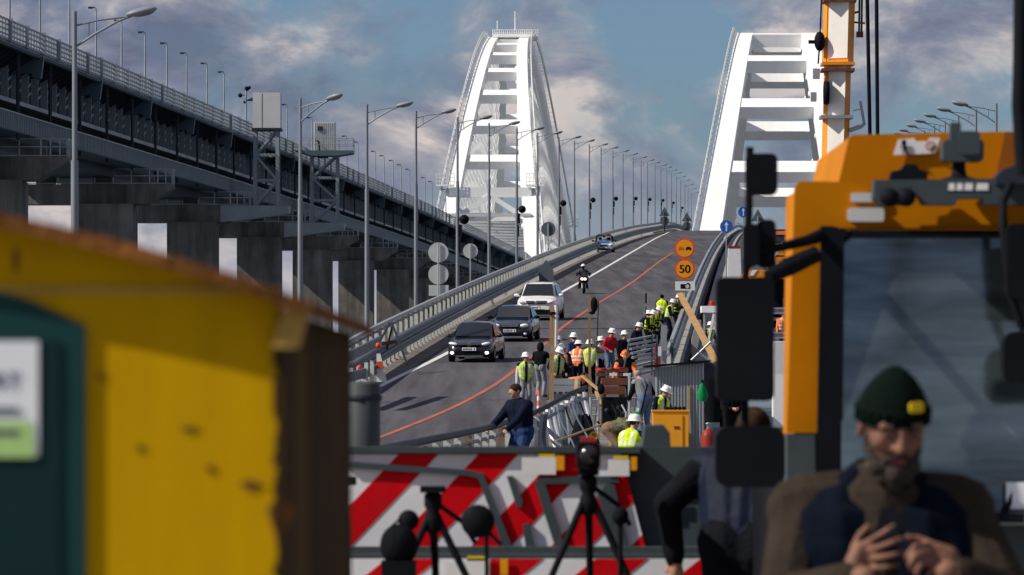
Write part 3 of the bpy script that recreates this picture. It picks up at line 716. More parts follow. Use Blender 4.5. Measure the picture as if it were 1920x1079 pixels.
def face_tags(me, prims):
    n = len(me.polygons); c = np.empty(n * 3); me.polygons.foreach_get('center', c); c = c.reshape(-1, 3); best = np.full(n, 9e9); idx = np.zeros(n, int)
    for i, (a, b, ra, rb, tg) in enumerate(prims):
        a = np.array(a); b = np.array(b); ab = b - a; t = np.clip(((c - a) @ ab) / max(ab @ ab, 1e-9), 0, 1)
        d = np.linalg.norm(c - (a + t[:, None] * ab), axis=1) - (ra + (rb - ra) * t)
        k = d < best; best[k] = d[k]; idx[k] = i
    return idx, c
def ik(a, t, l1, l2, pole):
    a, t, pole = Vector(a), Vector(t), Vector(pole); d = t - a; L_ = min(d.length, (l1 + l2) * .995); d.normalize(); t = a + d * L_
    x = (l1 * l1 - l2 * l2 + L_ * L_) / (2 * L_); h = math.sqrt(max(l1 * l1 - x * x, 0)); p = (pole - d * pole.dot(d)).normalized()
    return a + d * x + p * h, t
def skeleton(lean=0, side=0, hip=(0, 0, .93), feet=((-.11, 0), (.11, 0)), hands=((-.27, -.02, .80), (.27, -.02, .80)), head=(0, 0), bulk=1.0, pole_arm=None, twist=0, hood=False, hair=True, neck_fwd=0.02, fingers=True, footz=(0, 0), nup=0.0):
    pr = []; hip = Vector(hip); V = Vector
    D = V((math.sin(R(side)), -math.sin(R(lean)) * math.cos(R(side)), math.cos(R(lean)) * math.cos(R(side))))
    sx = V((math.cos(R(twist)), math.sin(R(twist)), 0)); sx = (sx - D * sx.dot(D)).normalized(); fw = sx.cross(D).normalized() * -1
    if fw.y > 0 and abs(twist) < 80: fw = -fw
    B = bulk
    for s in (-1, 1):
        pr.append((hip + sx * .07 * s, hip + D * .06 + sx * .075 * s, .118 * B, .122 * B, 'legs'))
        pr.append((hip + D * .12 + sx * .065 * s, hip + D * .38 + sx * .10 * s, .118 * B, .122 * B, 'top'))
    pr.append((hip + D * .12, hip + D * .42, .125 * B, .125 * B, 'top'))
    nk = hip + D * .50; sh = [nk - D * .055 + sx * .175 * s * (1 + (B - 1) * .6) for s in (-1, 1)]
    for s, q in zip((-1, 1), sh): pr.append((nk - D * .035 + sx * .04 * s, q, .075 * B, .078 * B, 'top'))
    hd = Euler((R(head[1]), 0, R(head[0]))).to_matrix()      # yaw, pitch (positive looks down)
    tw = Euler((0, 0, R(twist))).to_matrix()
    HM = tw @ Euler((0, 0, R(head[0]))).to_matrix() @ Euler((R(head[1]), 0, 0)).to_matrix()
    hc = nk + D * (.06 + nup) + HM @ V((0, -.02 - neck_fwd, .115))
    H = lambda x, y, z: hc + HM @ V((x, y, z))
    pr.append((nk - D * .02, hc - HM @ V((0, -.0, .06)), .058, .055, 'skin'))
    pr.append((H(0, .018, .028), H(0, -.012, .028), .088, .086, 'skin' if not hair else 'hair'))
    pr.append((H(0, -.022, .015), H(0, -.03, -.03), .078, .073, 'skin')); pr.append((H(0, -.035, -.045), H(0, -.05, -.075), .058, .042, 'skin'))
    pr.append((H(0, -.098, .0), H(0, -.112, -.028), .010, .015, 'skin'))
    for s in (-1, 1): pr.append((H(s * .082, .005, .0), H(s * .084, .012, -.03), .014, .012, 'skin'))
    if hood: pr.append((H(0, .02, .04), H(0, .035, -.06), .115, .12, 'top'))
    arms = []
    for s, S0, t in zip((-1, 1), sh, hands):
        pole = V(pole_arm[0 if s < 0 else 1]) if pole_arm else V((s * .6, .5, -.6))
        e, t = ik(S0, t, .285, .255, pole); pr.append((S0, e, .070 * B, .056 * B, 'sleeve')); pr.append((e, t, .054 * B, .042 * B, 'sleeve'))
        f = (t - e).normalized(); arms.append((e, t, f))
        pr.append((t, t + f * .07, .034, .032, 'skin'))
        if fingers:
            g = f.cross(V((0, 1, .2))).normalized()
            for k, q in enumerate((-.027, -.009, .009, .027)):
                r0 = t + f * .08 + g * q; pr.append((r0, r0 + f * (.05, .06, .055, .042)[k] + V((0, -.012, -.012)), .0115, .010, 'skin'))
            pr.append((t + f * .03 + g * .03 * s, t + f * .075 + g * .058 * s + V((0, -.01, 0)), .013, .011, 'skin'))
    for s, ft, fz in zip((-1, 1), feet, footz):
        h0 = hip + sx * .085 * s; an = V((ft[0], ft[1], .075 + fz)); kn, an = ik(h0, an, .45, .435, tw @ V((s * .08, -1, .12)))
        pr.append((h0, kn, .098 * B, .066 * B, 'legs')); pr.append((kn, an, .066 * B, .052 * B, 'legs'))
        fd = tw @ V((s * .25, -1, 0)).normalized(); pr.append((an + V((0, 0, -.025)), an + fd * .15 + V((0, 0, -.035)), .048, .038, 'shoe'))
    return [(tuple(a), tuple(b), ra, rb, tg) for a, b, ra, rb, tg in pr], dict(hip=hip, D=D, hc=hc, HM=HM, nk=nk, fw=fw, sx=sx, arms=arms, sh=sh)
def person(label, loc, rz=0, pose=None, cl=None, vest=None, hat=None, group=None, vox=.017, name='person', scale=1.0, bandc='reflective'):
    pose = dict(dict(bulk=1.1), **(pose or {})); cl = dict(dict(skin='skin', hair='hair', top='navy', sleeve=None, legs='dark_cloth', shoe='shoe'), **(cl or {}))
    if cl['sleeve'] is None: cl['sleeve'] = cl['top']
    pr, J = skeleton(**pose); t = thing(name, label, 'person', loc, rz, group); t.scale = (scale,) * 3
    me = voxel_skin(pr, vox); idx, c = face_tags(me, pr); ms = list(dict.fromkeys(cl.values()))
    for m in ms: me.materials.append(MATS[m])
    lut = np.array([ms.index(cl[p[4]]) for p in pr]); me.polygons.foreach_set('material_index', lut[idx].astype(np.int32)); me.polygons.foreach_set('use_smooth', np.ones(len(me.polygons), bool)); me.update()
    link('body', me, t)
    if vest:
        vp = [(a, b, ra + .02, rb + .02, tg) for a, b, ra, rb, tg in pr if tg == 'top'][:5]
        k = [(tuple(J['nk'] - J['D'] * .05 + J['sx'] * .05 * s), tuple(J['nk'] - J['D'] * .065 + J['sx'] * .155 * s), .088, .088, 'top') for s in (-1, 1)]
        vp = vp[:3] + k; hipv = (tuple(J['hip'] + J['D'] * .02), tuple(J['hip'] + J['D'] * .12), .150, .150, 'top'); vp += [(tuple(Vector(hipv[0]) + J['sx'] * s * .06), tuple(Vector(hipv[1]) + J['sx'] * s * .06), .137, .143, 'top') for s in (-1, 1)]
        me = voxel_skin(vp, vox, 2); n = len(me.polygons); c = np.empty(n * 3); me.polygons.foreach_get('center', c); c = c.reshape(-1, 3)
        u = (c - np.array(J['hip'])) @ np.array(J['D']); fwd = (c - np.array(J['hip'])) @ np.array(J['fw']); sd = (c - np.array(J['hip'])) @ np.array(J['sx'])
        m = np.zeros(n, np.int32); m[((u > .10) & (u < .15)) | ((u > .23) & (u < .28))] = 1; m[(np.abs(np.abs(sd) - .11) < .025) & (u > .28)] = 1
        for q in (vest, bandc, cl['top']): me.materials.append(MATS[q])
        m[(fwd > .03) & (np.abs(sd) < .035)] = 2      # the open front shows the jacket
        me.polygons.foreach_set('material_index', m); me.polygons.foreach_set('use_smooth', np.ones(n, bool)); me.update()
        bm = bmesh.new(); bm.from_mesh(me); hip, D = J['hip'], J['D']
        bmesh.ops.delete(bm, geom=[f for f in bm.faces if (f.calc_center_median() - hip).dot(D) < -.09], context='FACES'); bm.to_mesh(me); bm.free(); link('vest', me, t)
    if hat:
        M = Matrix.Translation(J['hc']) @ J['HM'].to_4x4() @ Euler((R(-6), 0, 0)).to_matrix().to_4x4()
        b = MB(); b.lathe([(.150, .028), (.152, .04), (.122, .045), (.118, .08), (.105, .125), (.075, .158), (.03, .172), (0, .174)], (0, .002, 0), 18)
        b.lathe([(.145, .026), (.11, .032)], (0, .002, 0), 18)
        b.prism([(-.085, -.13), (-.05, -.185), (0, -.198), (.05, -.185), (.085, -.13)], 'z', .024, .036)
        b.bar((0, -.1, .155), (0, .1, .155), .03, .03); b.xf(M); b.build('hard_hat', hat, t)
    return t, J
def road_at(x, y, H):           # distance where somebody of height H on the road shows his top at a pixel
    lo, hi = 110.0, 700.0
    for _ in range(50):
        md = (lo + hi) / 2
        if zr(md) + H > EYE + (HOR - y) * md / FPX: hi = md
        else: lo = md
    return lo
def on_road(x, y, H=1.84): d = road_at(x, y, H); return (P(x, 0, d).x, d, zr(d) + .015)
def on_z(x, d, z=0.0): return (P(x, 0, d).x, d, z)
WG = 'workers at the broken span'
stand = dict(hands=((-.24, -.05, .82), (.25, -.04, .83)))
person('worker in yellow vest with pale sleeves and camera on his chest beside the orange line', on_road(985, 657), R(12), dict(hands=((-.27, -.03, .80), (.29, .0, .78)), head=(8, 5)), dict(top='navy', sleeve='pale_cloth', legs='grey_cloth'), 'vest_yellow', 'helmet', WG)
person('person in black hooded coat seen from behind next to the wooden post', on_road(1013, 641, 1.78), R(150), dict(hands=((-.25, -.30, 1.35), (.2, -.32, 1.36)), hood=True, bulk=1.15), dict(top='dark_cloth', legs='grey_cloth'), None, None, WG)
person('worker in pale green vest and white helmet behind the steel bench', on_road(1043, 646), R(25), dict(lean=10, hands=((-.22, -.25, .95), (.24, -.22, .93)), head=(20, 25)), dict(top='dark_cloth', legs='khaki'), 'vest_green', 'helmet', WG)
person('worker in grey jacket and white helmet behind the pale green vest', on_road(1046, 627), R(-10), dict(stand), dict(top='grey_cloth'), None, 'helmet', WG)
person('worker in blue jacket and white helmet standing behind the orange vest', on_road(1077, 621), R(-140), dict(stand, bulk=1.1), dict(top='navy_blue'), None, 'helmet', WG)
person('worker in orange vest with pale sleeves seen from behind', on_road(1082, 633), R(165), dict(lean=14, hands=((-.3, -.2, .95), (.3, -.2, .95)), head=(0, 15)), dict(top='navy', sleeve='pale_cloth', legs='navy'), 'vest_orange', 'helmet', WG)
d = 158.5
person('worker in orange and black jacket bent double over the steel bench', on_z(1072, d, .97), R(70), dict(lean=82, hip=(0, .15, .82), hands=((-.15, -.5, .30), (.15, -.55, .30)), head=(0, -20), bulk=1.12, hair=True), dict(top='vest_orange', sleeve='dark_cloth', legs='navy_blue'), None, None, WG)
person('worker in yellow vest seen from behind holding a phone up to his face', on_road(1106, 633), R(172), dict(hands=((-.18, -.22, 1.50), (.2, -.22, 1.48)), bulk=1.08), dict(top='khaki', legs='dark_cloth'), 'vest_yellow', 'helmet', WG)
person('worker in red jacket and white helmet by the broken edge', on_road(1142, 612), R(35), dict(lean=8, hands=((-.2, -.28, 1.0), (.2, -.25, .98)), head=(15, 15)), dict(top='red_cloth', legs='denim'), None, 'helmet', WG)
person('worker in dark jacket and white helmet between red and orange jackets', on_road(1170, 617), R(30), dict(stand), dict(top='dark_cloth'), None, 'helmet', WG)
person('worker with orange helmet and orange black jacket leaning over rusty beams', on_z(1172, 159, 1.05), R(0), dict(lean=20, hands=((-.36, -.38, .86), (.36, -.38, .86)), head=(0, 32), bulk=1.3), dict(top='dark_cloth', sleeve='vest_orange'), None, 'helmet_orange', WG)
person('worker in navy jacket and white helmet bending to the median barrier', on_road(1197, 581, 1.68), R(95), dict(lean=38, hands=((-.1, -.5, .95), (.1, -.5, .92)), head=(0, 8), bulk=1.15), dict(top='navy', legs='navy'), None, 'helmet', WG)
person('worker in black and yellow vest next to the bending navy jacket', on_road(1215, 577), R(60), dict(lean=14, hands=((-.1, -.35, 1.0), (.15, -.3, 1.0)), head=(0, 25)), dict(top='dark_cloth'), 'vest_yellow', 'helmet', WG, bandc='dark_cloth')
person('worker in yellow and black vest looking down over the median barrier', on_road(1228, 569), R(50), dict(lean=12, hands=((-.15, -.3, 1.05), (.2, -.3, 1.05)), head=(0, 30)), dict(top='dark_cloth'), 'vest_yellow', 'helmet', WG, bandc='dark_cloth')
person('person in dark cap and plain yellow vest with blue trousers, back turned', on_road(1241, 551, 1.76), R(170), dict(stand, bulk=1.1), dict(top='dark_cloth', legs='navy_blue', hair='dark_cloth'), 'vest_yellow', None, WG, bandc='vest_yellow')
person('worker in white helmet and striped dark jacket under the speed sign', on_road(1266, 549), R(70), dict(lean=10, hands=((-.1, -.4, 1.25), (.1, -.4, 1.22)), head=(0, 10)), dict(top='dark_cloth'), 'dark_cloth', 'helmet', WG, bandc='vest_yellow')
person('man in grey blue jacket and jeans with grey cap bending away', on_z(1211, 126, .44), R(215), dict(lean=24, hands=((-.2, -.35, 1.0), (.2, -.4, .95)), head=(0, 30), bulk=1.12), dict(top='grey_cloth', sleeve='dark_cloth', legs='denim', hair='grey_cloth'), None, None, WG)
person('worker in white helmet and vest looking down behind the yellow cabinet', on_z(1237, 133, -.02), R(42), dict(lean=10, hands=((-.2, -.3, .98), (.2, -.3, .95)), head=(20, 28)), dict(top='navy', legs='navy'), 'vest_yellow', 'helmet', WG)
person('worker in white helmet and vest crouching with his back turned beside grey ramp', on_z(1181, 99, .01), R(150), dict(hip=(0, .05, .36), lean=12, feet=((-.14, -.35), (.14, -.32)), hands=((-.2, -.4, .62), (.2, -.4, .6)), head=(-25, 12)), dict(top='navy', legs='navy'), 'vest_yellow', 'helmet', WG)
person('man in camouflage clothes bending with his back turned', on_z(1150, 104, .03), R(75), dict(lean=78, hip=(0, .1, .84), hands=((-.2, -.5, .35), (.2, -.5, .35)), head=(0, -10), bulk=1.18), dict(top='camo', legs='khaki', hair='green_cloth'), None, None, WG)
person('bareheaded man in navy jacket leaning on the curved railing', on_z(974, 86, 0), R(-48), dict(lean=9, hip=(0, .06, .91), hands=((-.22, -.44, .97), (.16, -.40, .98)), head=(-12, 4), bulk=1.22), dict(top='navy', legs='navy_blue'), None, None, None, .012, scale=1.04)
person('person in black jacket holding a small camera behind the yellow cabinet', on_z(1372, 118, .1), R(10), dict(hands=((-.06, -.3, 1.10), (.08, -.3, 1.10)), head=(0, 30), bulk=1.15), dict(top='dark_cloth'), None, None, WG)
person('worker in yellow vest beside the grey machine on the broken carriageway', on_z(1325, 205, zr(205) - .5), R(40), dict(lean=20, hands=((-.2, -.4, .9), (.2, -.4, .9))), dict(top='dark_cloth'), 'vest_yellow', 'helmet', WG)
person('worker in orange vest and red helmet next to the crane carrier', on_z(1468, 205, zr(205) - .1), R(20), dict(stand), dict(top='vest_orange', legs='dark_cloth'), 'vest_orange', 'helmet_orange', WG)

person('worker in orange vest half hidden behind the twin wooden post', on_road(1058, 640), R(-30), dict(lean=8, hands=((-.2, -.3, 1.0), (.2, -.3, 1.0)), head=(-20, 20)), dict(top='navy', legs='dark_cloth'), 'vest_orange', 'helmet', WG)
person('worker in pale grey jacket and white helmet beside the yellow vest with phone', on_road(1124, 628), R(60), dict(stand), dict(top='pale_cloth', legs='dark_cloth'), None, 'helmet', WG)
person('worker in dark jacket and white helmet behind the stack of rails', on_road(1186, 600), R(80), dict(lean=16, hands=((-.1, -.4, 1.0), (.1, -.4, 1.0)), head=(0, 20)), dict(top='dark_cloth', legs='dark_cloth'), None, 'helmet', WG)
person('worker in yellow vest and white helmet between two others at the median barrier', on_road(1252, 557), R(75), dict(lean=14, hands=((-.1, -.4, 1.05), (.1, -.4, 1.05)), head=(0, 18)), dict(top='navy', legs='navy'), 'vest_yellow', 'helmet', WG)
# ================================================================ vehicles
def car(label, loc, sp, tilt=0.0, rz=0.0, group='vehicles driving on the bridge'):
    t = thing('car', label, 'car', loc, rz, group, tilt); W2 = sp['W'] / 2; Ln = sp['L']; p = sp['paint']; hz = sp['hood']
    def ring(y, hw, z0, zt, cr=.03):
        hw *= W2; h = [(0, z0), (.7 * hw, z0), (.93 * hw, z0 + .05), (hw, z0 + .35 * (zt - z0)), (hw, z0 + .62 * (zt - z0)), (.975 * hw, zt - .10), (.91 * hw, zt - .025), (.6 * hw, zt + cr * .7), (.3 * hw, zt + cr), (0, zt + cr)]
        return [(x, y, z) for x, z in h] + [(-x, y, z) for x, z in h[-2:0:-1]]
    fr = sp.get('front', ((0, .62, .34, hz * .62), (.04, .75, .27, hz * .70), (.12, .86, .23, hz * .77), (.28, .95, .21, hz * .84)))
    st = list(fr) + [(.6, .985, .2, hz * .92), (1.05, 1.0, .2, hz), (Ln * .5, 1, .2, hz + .05), (Ln - .9, 1, .2, hz + .06), (Ln - .35, .96, .22, hz + .03), (Ln - .08, .86, .28, hz - .06), (Ln, .72, .36, hz - .2)]
    b = MB(); b.loft([ring(*s) for s in st]); body = b.build('body', p, t)
    H = sp['H']; wb, wr = W2 - .07, W2 * sp.get('roofw', .72); y0, y1, y2, y3 = sp['gh']; zb = hz - .03
    def tz(y, hwb, hwt, z): return [(hwb, y, zb), (hwt + .02, y, z - .06), (hwt - .07, y, z), (0, y, z + .025), (-hwt + .07, y, z), (-hwt - .02, y, z - .06), (-hwb, y, zb)]
    if not sp.get('open'):
        b = MB(); b.loft([tz(y0, wb - .06, wb - .1, zb + .07), tz(y1, wb, wr, H - .03), tz((y1 + y2) / 2, wb, wr, H), tz(y2, wb, wr, H - .04), tz(y3, wb - .05, wb - .12, zb + .1)], smooth=False); cab = b.build('cabin', p, t)
    else:
        b = MB(); b.hexa([(-wr, y1, H - .06), (wr, y1, H - .06), (wr, y2, H - .06), (-wr, y2, H - .06), (-wr + .05, y1, H), (wr - .05, y1, H), (wr - .05, y2, H), (-wr + .05, y2, H)])
        for s in (-1, 1):
            b.bar((s * (wb - .05), y0, zb), (s * wr, y1, H - .04), .09, .07); b.bar((s * (wb - .05), y3, zb), (s * wr, y2, H - .04), .12, .09); b.bar((s * wb, (y1 + y2) / 2, zb), (s * wr, (y1 + y2) / 2, H - .04), .08, .08)
        cab = b.build('cabin', 'black', t)
        for s in (-1, 1):
            b = MB(); b.box(s * .36 - .13, s * .36 + .13, y1 + .55, y1 + .65, H - .40, H - .16); b.box(s * .36 - .22, s * .36 + .22, y1 + .5, y1 + .62, zb - .2, H - .44); b.build('headrest', 'black', t)
        b = MB(); b.box(-.12, .12, y1 - .12, y1 - .08, H - .17, H - .08); b.build('rear_view_mirror', 'black', t)
    # glass panes stand a hair proud of the cabin
    def pane(name, q, off):
        q = [Vector(v) for v in q]; c = sum(q, Vector()) / 4; n = (q[1] - q[0]).cross(q[3] - q[0]).normalized()
        if n.dot(c - Vector((0, (y1 + y2) / 2, zb + .2))) < 0: n = -n
        b = MB(); top = [v + n * off for v in q]; b.hexa(q + top); b.build(name, 'car_glass' if not sp.get('open') else 'pane_clear', cab)
    e = .05
    pane('windshield', [(-wb + .13, y0 + .03, zb + .08), (wb - .13, y0 + .03, zb + .08), (wr - .06, y1 - .06, H - .085), (-wr + .06, y1 - .06, H - .085)], .05)
    if not sp.get('open'):
        for s in (-1, 1):
            ym = (y1 + y2) / 2
            pane('side_window', [(s * (wb + .0), y0 + .45, zb + .07), (s * (wb + .0), ym - .05, zb + .07), (s * (wr + .035), ym - .05, H - .10), (s * (wr + .035), y1 + .08, H - .10)], .02)
            pane('side_window', [(s * (wb + .0), ym + .05, zb + .07), (s * (wb - .0), y3 - .35, zb + .07), (s * (wr + .035), y2 - .1, H - .11), (s * (wr + .035), ym + .05, H - .10)], .02)
    # wheels
    wr_ = sp.get('wheel', .31); w0 = None
    for y in (.82, Ln - .85):
        for s in (-1, 1):
            x = s * (W2 - .10); wt = thing_part('wheel', t, (x, y, wr_))
            b = MB(); b.lathe([(wr_ * .62, -.1), (wr_ * .96, -.1), (wr_, -.07), (wr_, .07), (wr_ * .96, .1), (wr_ * .62, .1)], n=20, axis='x'); b.build('tyre', 'rubber', wt)
            b = MB(); b.lathe([(0, s * .085), (wr_ * .2, s * .09), (wr_ * .22, s * .06), (wr_ * .62, s * .07)], n=14, axis='x')
            for k in range(5): a = k * 2 * math.pi / 5; b.bar((s * .085, 0, 0), (s * .085, wr_ * .6 * math.cos(a), wr_ * .6 * math.sin(a)), .03, .06)
            b.build('rim', 'rim', wt)
    b = MB(); b.box(-W2 * .9, W2 * .9, .5, Ln - .4, .17, .4); b.build('underbody', 'black', t)
    # front: lamps, grille, plate
    def fy(x): return float(np.interp(abs(x) / W2, [0, .60, .75, .86, .95], [0, 0, .04, .12, .28]))
    lx, lz, lw, lh = sp['lamp']
    for s in (-1, 1):
        b = MB(); b.ell((s * lx, fy(lx) + .06, lz), (lw, .13, lh), 14, 8, Euler((0, R(s * sp.get('lampa', -8)), R(s * 20))).to_matrix()); b.build('headlight', 'lens', t)
        fx, fz = sp.get('fog', (.6, .34)); b = MB(); b.ell((s * fx, fy(fx) + .02, fz), (.075, .08, .055), 10, 6); b.build('fog_lamp', 'lens_lit' if sp.get('foglit') else 'lens', t)
        mz = hz + .09; b = MB(); b.ell((s * (W2 + .10), y0 + .42, mz), (.12, .07, .075), 12, 8); b.bar((s * (W2 - .08), y0 + .45, mz - .05), (s * (W2 + .05), y0 + .43, mz - .03), .05, .04); b.build('door_mirror', sp.get('mirror', p), t)
    gw, gz, gh = sp['grille']; b = MB(); b.prism([(-gw, gz - gh * .6), (gw, gz - gh * .6), (gw * 1.08, gz + gh), (-gw * 1.08, gz + gh)], 'y', -.035, .25); b.build('grille', 'black', t)
    b = MB()
    for k in range(sp.get('bars', 1)): zz = gz - gh * .3 + gh * 1.1 * (k + .5) / sp.get('bars', 1); b.box(-gw * .98, gw * .98, -.05, -.034, zz - .012, zz + .012)
    b.box(-gw * 1.08, gw * 1.08, -.05, -.03, gz + gh - .02, gz + gh + .012)
    if sp.get('badge') == 'ring': b.lathe([(.055, -.07), (.065, -.07), (.065, -.045), (.055, -.045)], (0, 0, gz + .02), 16, 'y'); b.bar((-.03, -.06, gz + .05), (0, -.06, gz - .02), .012, .012); b.bar((.03, -.06, gz + .05), (0, -.06, gz - .02), .012, .012)
    elif sp.get('badge') == 'cross': b.box(-.09, .09, -.07, -.045, gz - .005, gz + .035); b.box(-.03, .03, -.072, -.045, gz - .025, gz + .055)
    else: b.lathe([(.03, -.065), (.07, -.06), (.07, -.045)], (0, 0, gz + .02), 14, 'y')
    b.build('grille_trim', 'chrome', t)
    iz0, iz1, iw = sp['intake']; b = MB(); b.prism([(-iw, iz0), (iw, iz0), (iw * 1.1, iz1), (-iw * 1.1, iz1)], 'y', -.03, .3); b.build('bumper_intake', 'black', t)
    b = MB(); b.box(-iw * 1.05, iw * 1.05, -.04, .1, iz0 - .03, iz0 - .008); b.build('bumper_trim', 'galv', t)
    pz = sp['plate']; b = MB(); b.box(-.26, .26, -.075, -.05, pz - .056, pz + .056); pl = b.build('number_plate', 'plate', t)
    b = MB()
    for k in range(8):
        if k != 6: x = -.21 + k * .058; b.box(x - .018, x + .018, -.079, -.075, pz - .032, pz + .03 - (.012 if k in (0, 4) else 0))
    b.build('plate_characters', 'black', pl)
    if sp.get('rails'):
        for s in (-1, 1):
            b = MB(); b.bar((s * (wr - .04), y1 + .1, H + .035), (s * (wr - .04), y2 - .2, H + .035), .035, .045); b.build('roof_rail', 'galv', t)
    return t
def thing_part(name, parent, loc):
    o = bpy.data.objects.new(name, None); COL.objects.link(o); o.parent = parent; o.location = loc; o.empty_display_size = .1; ROOTLOC[o.name] = ROOTLOC[parent.name]; return o
m = bpy.data.materials.new('pane_clear'); m.use_nodes = True; q = m.node_tree.nodes['Principled BSDF']; q.inputs['Transmission Weight'].default_value = 1.0; q.inputs['IOR'].default_value = 1.02; q.inputs['Roughness'].default_value = 0.0; q.inputs['Base Color'].default_value = (.8, .85, .88, 1); MATS['pane_clear'] = m
def on_lane(x, y, back=0): g = G(x, y); return (g.x, g.y, zr(g.y) + .013)
SL = math.atan(.042); RZ = -.043
car('black saloon with lit fog lamps driving ahead of the blue saloon', on_lane(880, 681), dict(W=1.70, L=4.38, H=1.44, hood=.86, paint='car_dark', gh=(1.0, 1.85, 3.0, 3.9), roofw=.69, lamp=(.60, .69, .19, .06), lampa=-10, grille=(.40, .655, .045), bars=1, badge='ring', intake=(.26, .42, .48), plate=.50, fog=(.64, .36), foglit=True), SL, -.12)
car('dark blue saloon with chrome grille behind the black saloon', on_lane(956, 642), dict(W=1.725, L=4.50, H=1.43, hood=.88, paint='car_blue', roofw=.71, gh=(1.05, 1.9, 3.1, 3.95), lamp=(.58, .66, .20, .085), lampa=-4, grille=(.36, .645, .08), bars=3, badge='cross', intake=(.23, .34, .50), plate=.46, fog=(.62, .32), mirror='black'), SL, -.10)
car('white sport utility car with roof rails and black bumper', on_lane(1005, 602), dict(W=1.885, L=4.68, H=1.70, hood=1.05, paint='car_white', gh=(1.05, 1.8, 3.6, 4.3), roofw=.70, lamp=(.68, .86, .20, .07), lampa=-14, grille=(.44, .83, .075), bars=2, badge='oval', intake=(.27, .50, .62), plate=.60, fog=(.72, .42), wheel=.36, rails=True), SL, -.10)
pc = car('silver police car with blue bonnet and roof lights on the shoulder', on_lane(1132, 474), dict(W=1.75, L=4.4, H=1.44, hood=.90, paint='car_silver', gh=(1.0, 1.8, 3.0, 3.7), lamp=(.64, .66, .17, .1), grille=(.3, .64, .05), bars=1, badge='ring', intake=(.24, .36, .55), plate=.44, mirror='black', open=True), SL, RZ, None)
for s in (-1, 1):
    b = MB(); b.box(s * .38 - .2, s * .38 + .2, 1.95, 2.2, 1.46, 1.58); b.build('roof_light', 'blue_paint' if s < 0 else 'red_lens', pc)
b = MB(); b.hexa([(-.40, .28, .835), (.40, .28, .835), (.45, .95, .935), (-.45, .95, .935), (-.40, .28, .85), (.40, .28, .85), (.45, .95, .955), (-.45, .95, .955)]); b.box(-.35, .35, -.02, .1, .52, .62); b.build('bonnet_stripe', 'blue_paint', pc)
mat('moto_red', (0.05, 0.004, 0.006), 0.3, var=0.1, coat=0.4)
# motorcycle and rider
g = G(1094, 552); mc = thing('motorcycle', 'dark red motorcycle with lit headlight on the white edge line', 'motorcycle', (g.x, g.y, zr(g.y) + .013), RZ, None, SL)
for y in (.3, 1.72):
    wt = thing_part('wheel', mc, (0, y, .31)); b = MB(); b.lathe([(.2, -.05), (.28, -.06), (.31, -.02), (.31, .02), (.28, .06), (.2, .05)], n=20, axis='x'); b.build('tyre', 'rubber', wt)
    b = MB(); b.lathe([(0, -.04), (.05, -.05), (.06, -.01), (.2, -.03)], n=12, axis='x')
    for k in range(5): a = k * 1.2566; b.bar((0, 0, 0), (0, .2 * math.cos(a), .2 * math.sin(a)), .03, .03)
    b.build('rim', 'rim', wt)
for s in (-1, 1):
    b = MB(); b.tube([(s * .09, .3, .31), (s * .1, .55, .95)], .03, 8); b.build('fork', 'galv', mc)
    b = MB(); b.ell((s * .34, .55, 1.13), (.09, .04, .06), 10, 6); b.bar((s * .18, .6, 1.05), (s * .34, .56, 1.12), .02, .02); b.build('mirror', 'black', mc)
    b = MB(); b.tube([(s * .05, .62, .98), (s * .25, .62, 1.02), (s * .38, .68, .98)], .018, 6); b.build('handlebar', 'black', mc)
b = MB(); b.loft([[(0 + .30 * math.cos(a) * k, y, .80 + .26 * math.sin(a) * k2) for a in [2 * math.pi * j / 14 for j in range(14)]] for y, k, k2 in ((.22, .35, .3), (.3, .7, .7), (.45, 1.0, 1.0), (.8, 1.0, 1.05), (1.2, .6, .7))]); b.build('fairing', 'moto_red', mc)
b = MB(); b.ell((-.075, .20, .83), (.085, .05, .065), 12, 8); b.build('headlight', 'lens_lit', mc); b = MB(); b.ell((.075, .20, .83), (.085, .05, .065), 12, 8); b.build('headlight', 'lens_lit', mc)
b = MB(); b.hexa([(-.13, .32, 1.0), (.13, .32, 1.0), (.15, .5, 1.0), (-.15, .5, 1.0), (-.09, .52, 1.22), (.09, .52, 1.22), (.1, .55, 1.22), (-.1, .55, 1.22)]); b.build('windscreen', 'car_glass', mc)
b = MB(); b.box(-.2, .2, .75, 1.35, .3, .7); b.bar((0, 1.0, .75), (0, 1.9, .85), .26, .12); b.bar((0, 1.2, .45), (0, 1.72, .31), .1, .1); b.build('engine', 'black', mc)
for s in (-1, 1): b = MB(); b.tube([(s * .2, 1.0, .35), (s * .24, 1.9, .45)], .05, 8); b.build('exhaust', 'galv', mc)
person('motorcycle rider in dark jacket with pale topped helmet', (g.x, g.y + .95, zr(g.y) + .06), RZ, dict(hip=(0, .15, .84), lean=22, feet=((-.24, -.05), (.24, -.05)), footz=(.25, .25), hands=((-.36, -.33, 1.02), (.36, -.33, 1.02)), head=(0, -6)), dict(top='steel_dark', legs='dark_cloth', hair='dark_cloth', skin='dark_cloth'), None, 'helmet', None)
